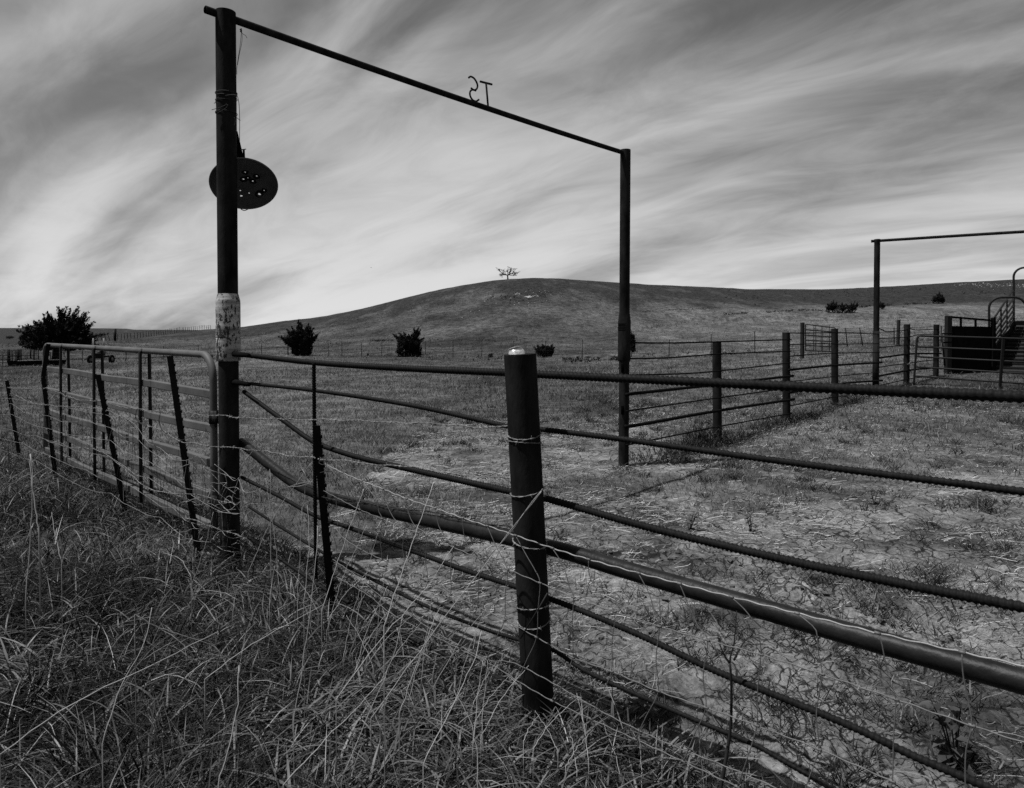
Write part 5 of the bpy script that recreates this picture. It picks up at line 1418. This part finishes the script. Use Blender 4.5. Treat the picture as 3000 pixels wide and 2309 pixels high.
V = ico_v[None] * (1 + rg.normal(0, .32, (n, 12, 1))) * (sz[:, None] * rg.uniform(.7, 1.4, (n, 3)))[:, None, :]
V[:, :, 2] *= .6
V += np.stack([x, y, terrain(x, y) + soil_relief(x, y, dirt_mask(x, y)) + sz * .25], -1)[:, None, :]
me = mesh_np('mud_clods', V.reshape(-1, 3), None, (ico_f[None] + (np.arange(n) * 12)[:, None, None]).reshape(-1, 3), smooth=False)
o = link('mud_clods', me, M['clod_soil']); o['kind'] = 'stuff'; o['label'] = 'crumbled clods of dried mud on the pen floor'; o['category'] = 'mud'

# limestone showing on the hills
rg = np.random.default_rng(77)
C = []
for px, py, sx_, sy_, m, sz in ((1553, 869, 6, 2.2, 34, .24), (1548, 871, 4, 1.2, 14, .30), (1512, 862, 6, 1.0, 6, .16), (1590, 858, 40, 6, 22, .11), (2890, 835, 40, 4, 60, .19), (2975, 836, 30, 5, 60, .19), (2850, 831, 20, 2, 16, .24), (1500, 880, 90, 18, 50, .14)):
    for _ in range(m):
        q = ground_hit(px + rg.normal(0, sx_), py + rg.normal(0, sy_), 40, 340)
        if q.y < 335: C.append((q.x, q.y, q.z, sz * rg.uniform(.5, 1.3)))
C = np.array(C); n = len(C)
V = ico_v[None] * (1 + rg.normal(0, .25, (n, 12, 1))) * (C[:, 3:4] * rg.uniform(.7, 1.5, (n, 3)))[:, None, :]
V[:, :, 2] *= .5
V += C[:, None, :3]
me = mesh_np('limestone_outcrop', V.reshape(-1, 3), None, (ico_f[None] + (np.arange(n) * 12)[:, None, None]).reshape(-1, 3), smooth=False)
o = link('limestone_outcrop', me, M['limestone']); o['kind'] = 'stuff'; o['label'] = 'pale limestone rubble breaking through the hillside turf'; o['category'] = 'rock'

# low scrub along the banks
rg = np.random.default_rng(81)
C, D, Sz = [], [], []
BANKS = (([(2080, 925), (2128, 922), (2232, 916), (2357, 909), (2420, 912), (2460, 915)], 1.3, 420, .20), ([(1880, 914), (1982, 909), (2050, 906), (2107, 902)], 1.0, 150, .15),
         ([(2510, 900), (2560, 898), (2628, 894), (2731, 889)], 1.2, 200, .22), ([(690, 1003), (850, 1000), (1000, 1002), (1150, 1000), (1240, 1003)], 4.0, 420, .11), ([(1090, 999), (1160, 998)], 1.0, 90, .12),
         ([(1250, 996), (1420, 1000), (1640, 990)], 4.0, 200, .10), ([(1600, 1056), (1720, 1054), (1860, 1050)], 4.0, 260, .09), ([(1870, 952), (2000, 948), (2110, 946)], 3.0, 160, .13), ([(1850, 962), (1990, 955)], 1.5, 60, .12),
         ([(1880, 1036), (2200, 1030)], 6.0, 120, .08), ([(1240, 1045), (1500, 1050)], 5.0, 110, .09), ([(1380, 862), (1480, 876), (1600, 880)], 10.0, 90, .22), ([(2000, 870), (2600, 860), (3000, 850)], 12.0, 120, .3))
for line, sy, m, sc_ in BANKS:
    lx, ly = [p[0] for p in line], [p[1] for p in line]
    for _ in range(m):
        a_ = rg.uniform(lx[0], lx[-1])
        if fbm(np.array([a_ * .03]), np.array([sy * 7.7]), 2)[0] < -.22: continue
        q = ground_hit(a_, np.interp(a_, lx, ly) + rg.normal(0, sy), 25, 330)
        C.append((q.x, q.y, q.z + sc_ * .4)); D.append((0, 0, 1)); Sz.append(sc_ * rg.uniform(.5, 1.4))
o = foliage_mesh('bank_scrub', C, Sz, D, 82, M['shrub_foliage'], None, 7); o['kind'] = 'stuff'; o['label'] = 'low dark scrub along the eroded banks of the hill'; o['category'] = 'scrub'

# ------------------------------------------------------------------ single plants near the camera
def stalks():
    rg = np.random.default_rng(90)
    trs = [([(1087, 2105), (1250, 1880), (1420, 1655), (1590, 1432)], 2.35, .0016), ([(942, 1790), (985, 1660), (1030, 1530), (1066, 1432)], 3.1, .0016), ([(1125, 1835), (1190, 1640), (1240, 1500), (1270, 1412)], 2.0, .0014),
           ([(985, 2050), (1110, 1880), (1250, 1720), (1330, 1600)], 2.2, .0014), ([(1170, 2090), (1220, 1950), (1265, 1830), (1290, 1780)], 2.1, .0016), ([(795, 1700), (793, 1560), (792, 1400), (790, 1375)], 3.4, .0014), ([(860, 2110), (900, 1850), (925, 1640), (930, 1540)], 2.0, .0013),
           ([(115, 1560), (95, 1420), (88, 1330)], 3.6, .0035), ([(75, 1760), (88, 1600), (95, 1440), (90, 1330)], 3.3, .0022), ([(0, 2210), (200, 2070), (420, 1960), (640, 1850)], 1.9, .0015), ([(600, 1990), (720, 1900), (860, 1820), (950, 1770)], 2.4, .0016), ([(300, 2180), (350, 2020), (420, 1890), (445, 1780)], 1.9, .0014),
           ([(395, 1800), (470, 1840), (560, 1870), (630, 1890)], 2.5, .0016), ([(180, 1640), (160, 1560), (152, 1500)], 3.2, .0014), ([(560, 1720), (600, 1600), (625, 1500)], 3.7, .0014), ([(830, 2300), (1000, 2120), (1130, 1985)], 1.8, .0014), ([(1240, 2240), (1330, 2060), (1390, 1930), (1410, 1850)], 2.0, .0013), ([(640, 2300), (690, 2100), (700, 1950)], 1.8, .0016), ([(1400, 2309), (1390, 2150), (1330, 2020)], 1.9, .0014), ([(560, 1690), (530, 1640), (480, 1620)], 3.3, .0014),
           ([(1000, 2290), (1080, 2090), (1150, 1930), (1180, 1800)], 1.85, .0012), ([(890, 1760), (905, 1600), (900, 1480)], 2.6, .0011)]
    for _ in range(24):
        x0 = rg.uniform(700, 1520); yb = np.interp(x0, [700, 1000, 1500], [1690, 1880, 2200]) + rg.uniform(-60, 90)
        dx, dy = rg.normal(60, 90), rg.uniform(110, 330)
        trs.append(([(x0, yb), (x0 + dx * .4, yb - dy * .5), (x0 + dx, yb - dy)], float(np.interp(yb, [1650, 2300], [3.6, 2.1])), .0011))
    for _ in range(14):
        x0 = rg.uniform(1500, 2250); yb = np.interp(x0, [1500, 2250], [2180, 2420]) + rg.uniform(-30, 60)
        dx, dy = rg.normal(30, 70), rg.uniform(60, 220)
        trs.append(([(x0, yb), (x0 + dx * .4, yb - dy * .5), (x0 + dx, yb - dy)], 2.25, .0010))
    mb = MB(); tints = []
    for tr, Y, r in trs:
        P = spline([at(a, b, Y + .06 * i) for i, (a, b) in enumerate(tr)], n=16)
        P[1:-1] += rg.normal(0, .0015, (14, 3))
        f0 = P[0].copy(); f0[2] = gz(f0[0], f0[1])
        P = np.vstack([f0 + (P[0] - f0) * .0 + np.array([0, 0, -.02]), P]) if P[0][2] > 0.05 else P
        r *= 1.25; mb.tube(P, np.linspace(r, r * .5, len(P)), 5)
        n0 = len(P) * 5 + 2; tints += [rg.uniform(.5, 1.0)] * n0
    me = mb.mesh('dry_stalks')
    t = me.attributes.new('tint', 'FLOAT', 'POINT'); t.data.foreach_set('value', np.array(tints, np.float32))
    o = link('dry_stalks', me, M['dry_grass']); o['kind'] = 'stuff'; o['label'] = 'long dry grass stalks leaning in front of the fence'; o['category'] = 'grass'
stalks()

def leaf_quad(mb, base, d, up, L_, W_, tints, tv, fold=.25):
    d = d.normalized(); s = d.cross(up).normalized(); n_ = s.cross(d)
    V, Q = [], []
    prof = [(0, .12), (.25, .8), (.5, 1.0), (.75, .7), (1, .04)]
    for t, w in prof:
        c = base + d * (L_ * t) - up * (L_ * .35 * t * t)
        V += [tuple(c - s * (W_ * w / 2) + n_ * (W_ * w * fold)), tuple(c), tuple(c + s * (W_ * w / 2) + n_ * (W_ * w * fold))]
    for i in range(4): Q += [(3 * i, 3 * i + 1, 3 * i + 4, 3 * i + 3), (3 * i + 1, 3 * i + 2, 3 * i + 5, 3 * i + 4)]
    mb.add(V, Q); tints += [tv] * 15

def leafy_weed(px, py, label, height, nl, ll, lw, seed, spread=.09, stems=4, name='broadleaf_weed', cat='weed'):
    rg = np.random.default_rng(seed)
    b = ground_hit(px, py, 1.6, 60)
    root = thing(name, label, cat, b)
    for k in range(stems):
        a = rg.uniform(0, 6.28); tip = b + Vector((math.cos(a) * spread * rg.uniform(.3, 1), math.sin(a) * spread * rg.uniform(.3, 1), height * rg.uniform(.7, 1)))
        P = spline([b + Vector((0, 0, -.02)), b.lerp(tip, .5) + Vector((0, 0, height * .08)), tip], n=12)
        st = MB().tube(P, np.linspace(.0045, .002, 12) * (height / .3), 6).build('stem', M['bark'], root)
        for j in range(nl):
            q = Vector(P[min(11, 2 + int(10 * j / nl))]); an = rg.uniform(0, 6.28)
            mb, tt = MB(), []
            leaf_quad(mb, q, Vector((math.cos(an), math.sin(an), rg.uniform(.1, .7))), Vector((0, 0, 1)), ll * rg.uniform(.7, 1.2), lw * rg.uniform(.8, 1.2), tt, rg.random())
            me = mb.mesh('leaf'); t = me.attributes.new('tint', 'FLOAT', 'POINT'); t.data.foreach_set('value', np.array(tt, np.float32))
            link('leaf', me, M['weed_leaf'], root)
    return root
leafy_weed(2800, 2255, 'broad-leaved weed growing between the bars in the lower right corner', .26, 6, .075, .036, 91, .10, 5)
leafy_weed(1888, 2095, 'flat rosette weed on the cracked soil right of the leaning post', .05, 5, .09, .028, 92, .03, 3)
leafy_weed(2045, 1300, 'bushy weed at the foot of the first side fence post', .34, 7, .10, .030, 93, .22, 7)
leafy_weed(2085, 1262, 'dark weed clump against the back of the first side fence post', .26, 6, .09, .03, 94, .16, 5)
leafy_weed(2868, 1078, 'tall seeded weed standing in front of the chute wall', .62, 8, .14, .04, 95, .22, 5)
leafy_weed(2812, 1082, 'thin weed at the left end of the chute wall', .45, 6, .12, .03, 96, .12, 3)
leafy_weed(2200, 1560, 'small upright weed in the middle of the pen floor', .16, 5, .06, .016, 97, .06, 5)
leafy_weed(2020, 1555, 'spiky weed left of centre on the pen floor near the gateway shadow', .17, 5, .07, .014, 98, .08, 6)
leafy_weed(2560, 1475, 'scrubby weed on the right of the pen floor', .15, 5, .06, .016, 99, .07, 5)

# dead woody stem rising through the bars
ds = thing('dead_woody_stem', 'bare woody stem with forked top rising through the lower bars', 'plant', nw(2118, 2300, .12))
Ys = nw(2140, 2000, .10).y
sp = lambda a, b, dy=0.0: at(a, b, Ys + dy)
MB().tube(spline([sp(2108, 2330), sp(2122, 2250), (sp(2138, 2150)), sp(2143, 2050), sp(2140, 1960), sp(2138, 1945)], n=24), np.linspace(.0062, .0038, 24), 7).build('stem', M['old_wood'], ds)
for tr in ([(2138, 1945), (2120, 1915), (2108, 1885), (2102, 1855)], [(2138, 1945), (2142, 1915), (2150, 1890), (2155, 1840), (2158, 1790)], [(2150, 1935), (2165, 1905), (2185, 1875), (2205, 1868), (2225, 1880)], [(2120, 1915), (2110, 1908), (2100, 1900)]):
    MB().tube(spline([sp(a, b, .02) for a, b in tr], n=14), np.linspace(.0035, .0012, 14), 5).build('branch', M['old_wood'], ds)

# a bird far off in the sky
bd = at(1087, 784, 150.0)
mb = MB()
mb.add([tuple(bd + Vector(v)) for v in ((-.22, 0, .05), (-.1, .05, .03), (0, .14, 0), (.1, .05, .03), (.22, 0, .02), (0, -.12, 0), (0, .02, -.04), (0, .02, .04))],
       None, [(0, 1, 6), (1, 2, 6), (2, 3, 6), (3, 4, 6), (4, 5, 6), (5, 0, 6), (1, 0, 7), (2, 1, 7), (3, 2, 7), (4, 3, 7), (5, 4, 7), (0, 5, 7)])
tag(mb.build('bird', M['bark'], None, smooth=False), 'tiny dark bird gliding in the bright sky left of the hill', 'bird')
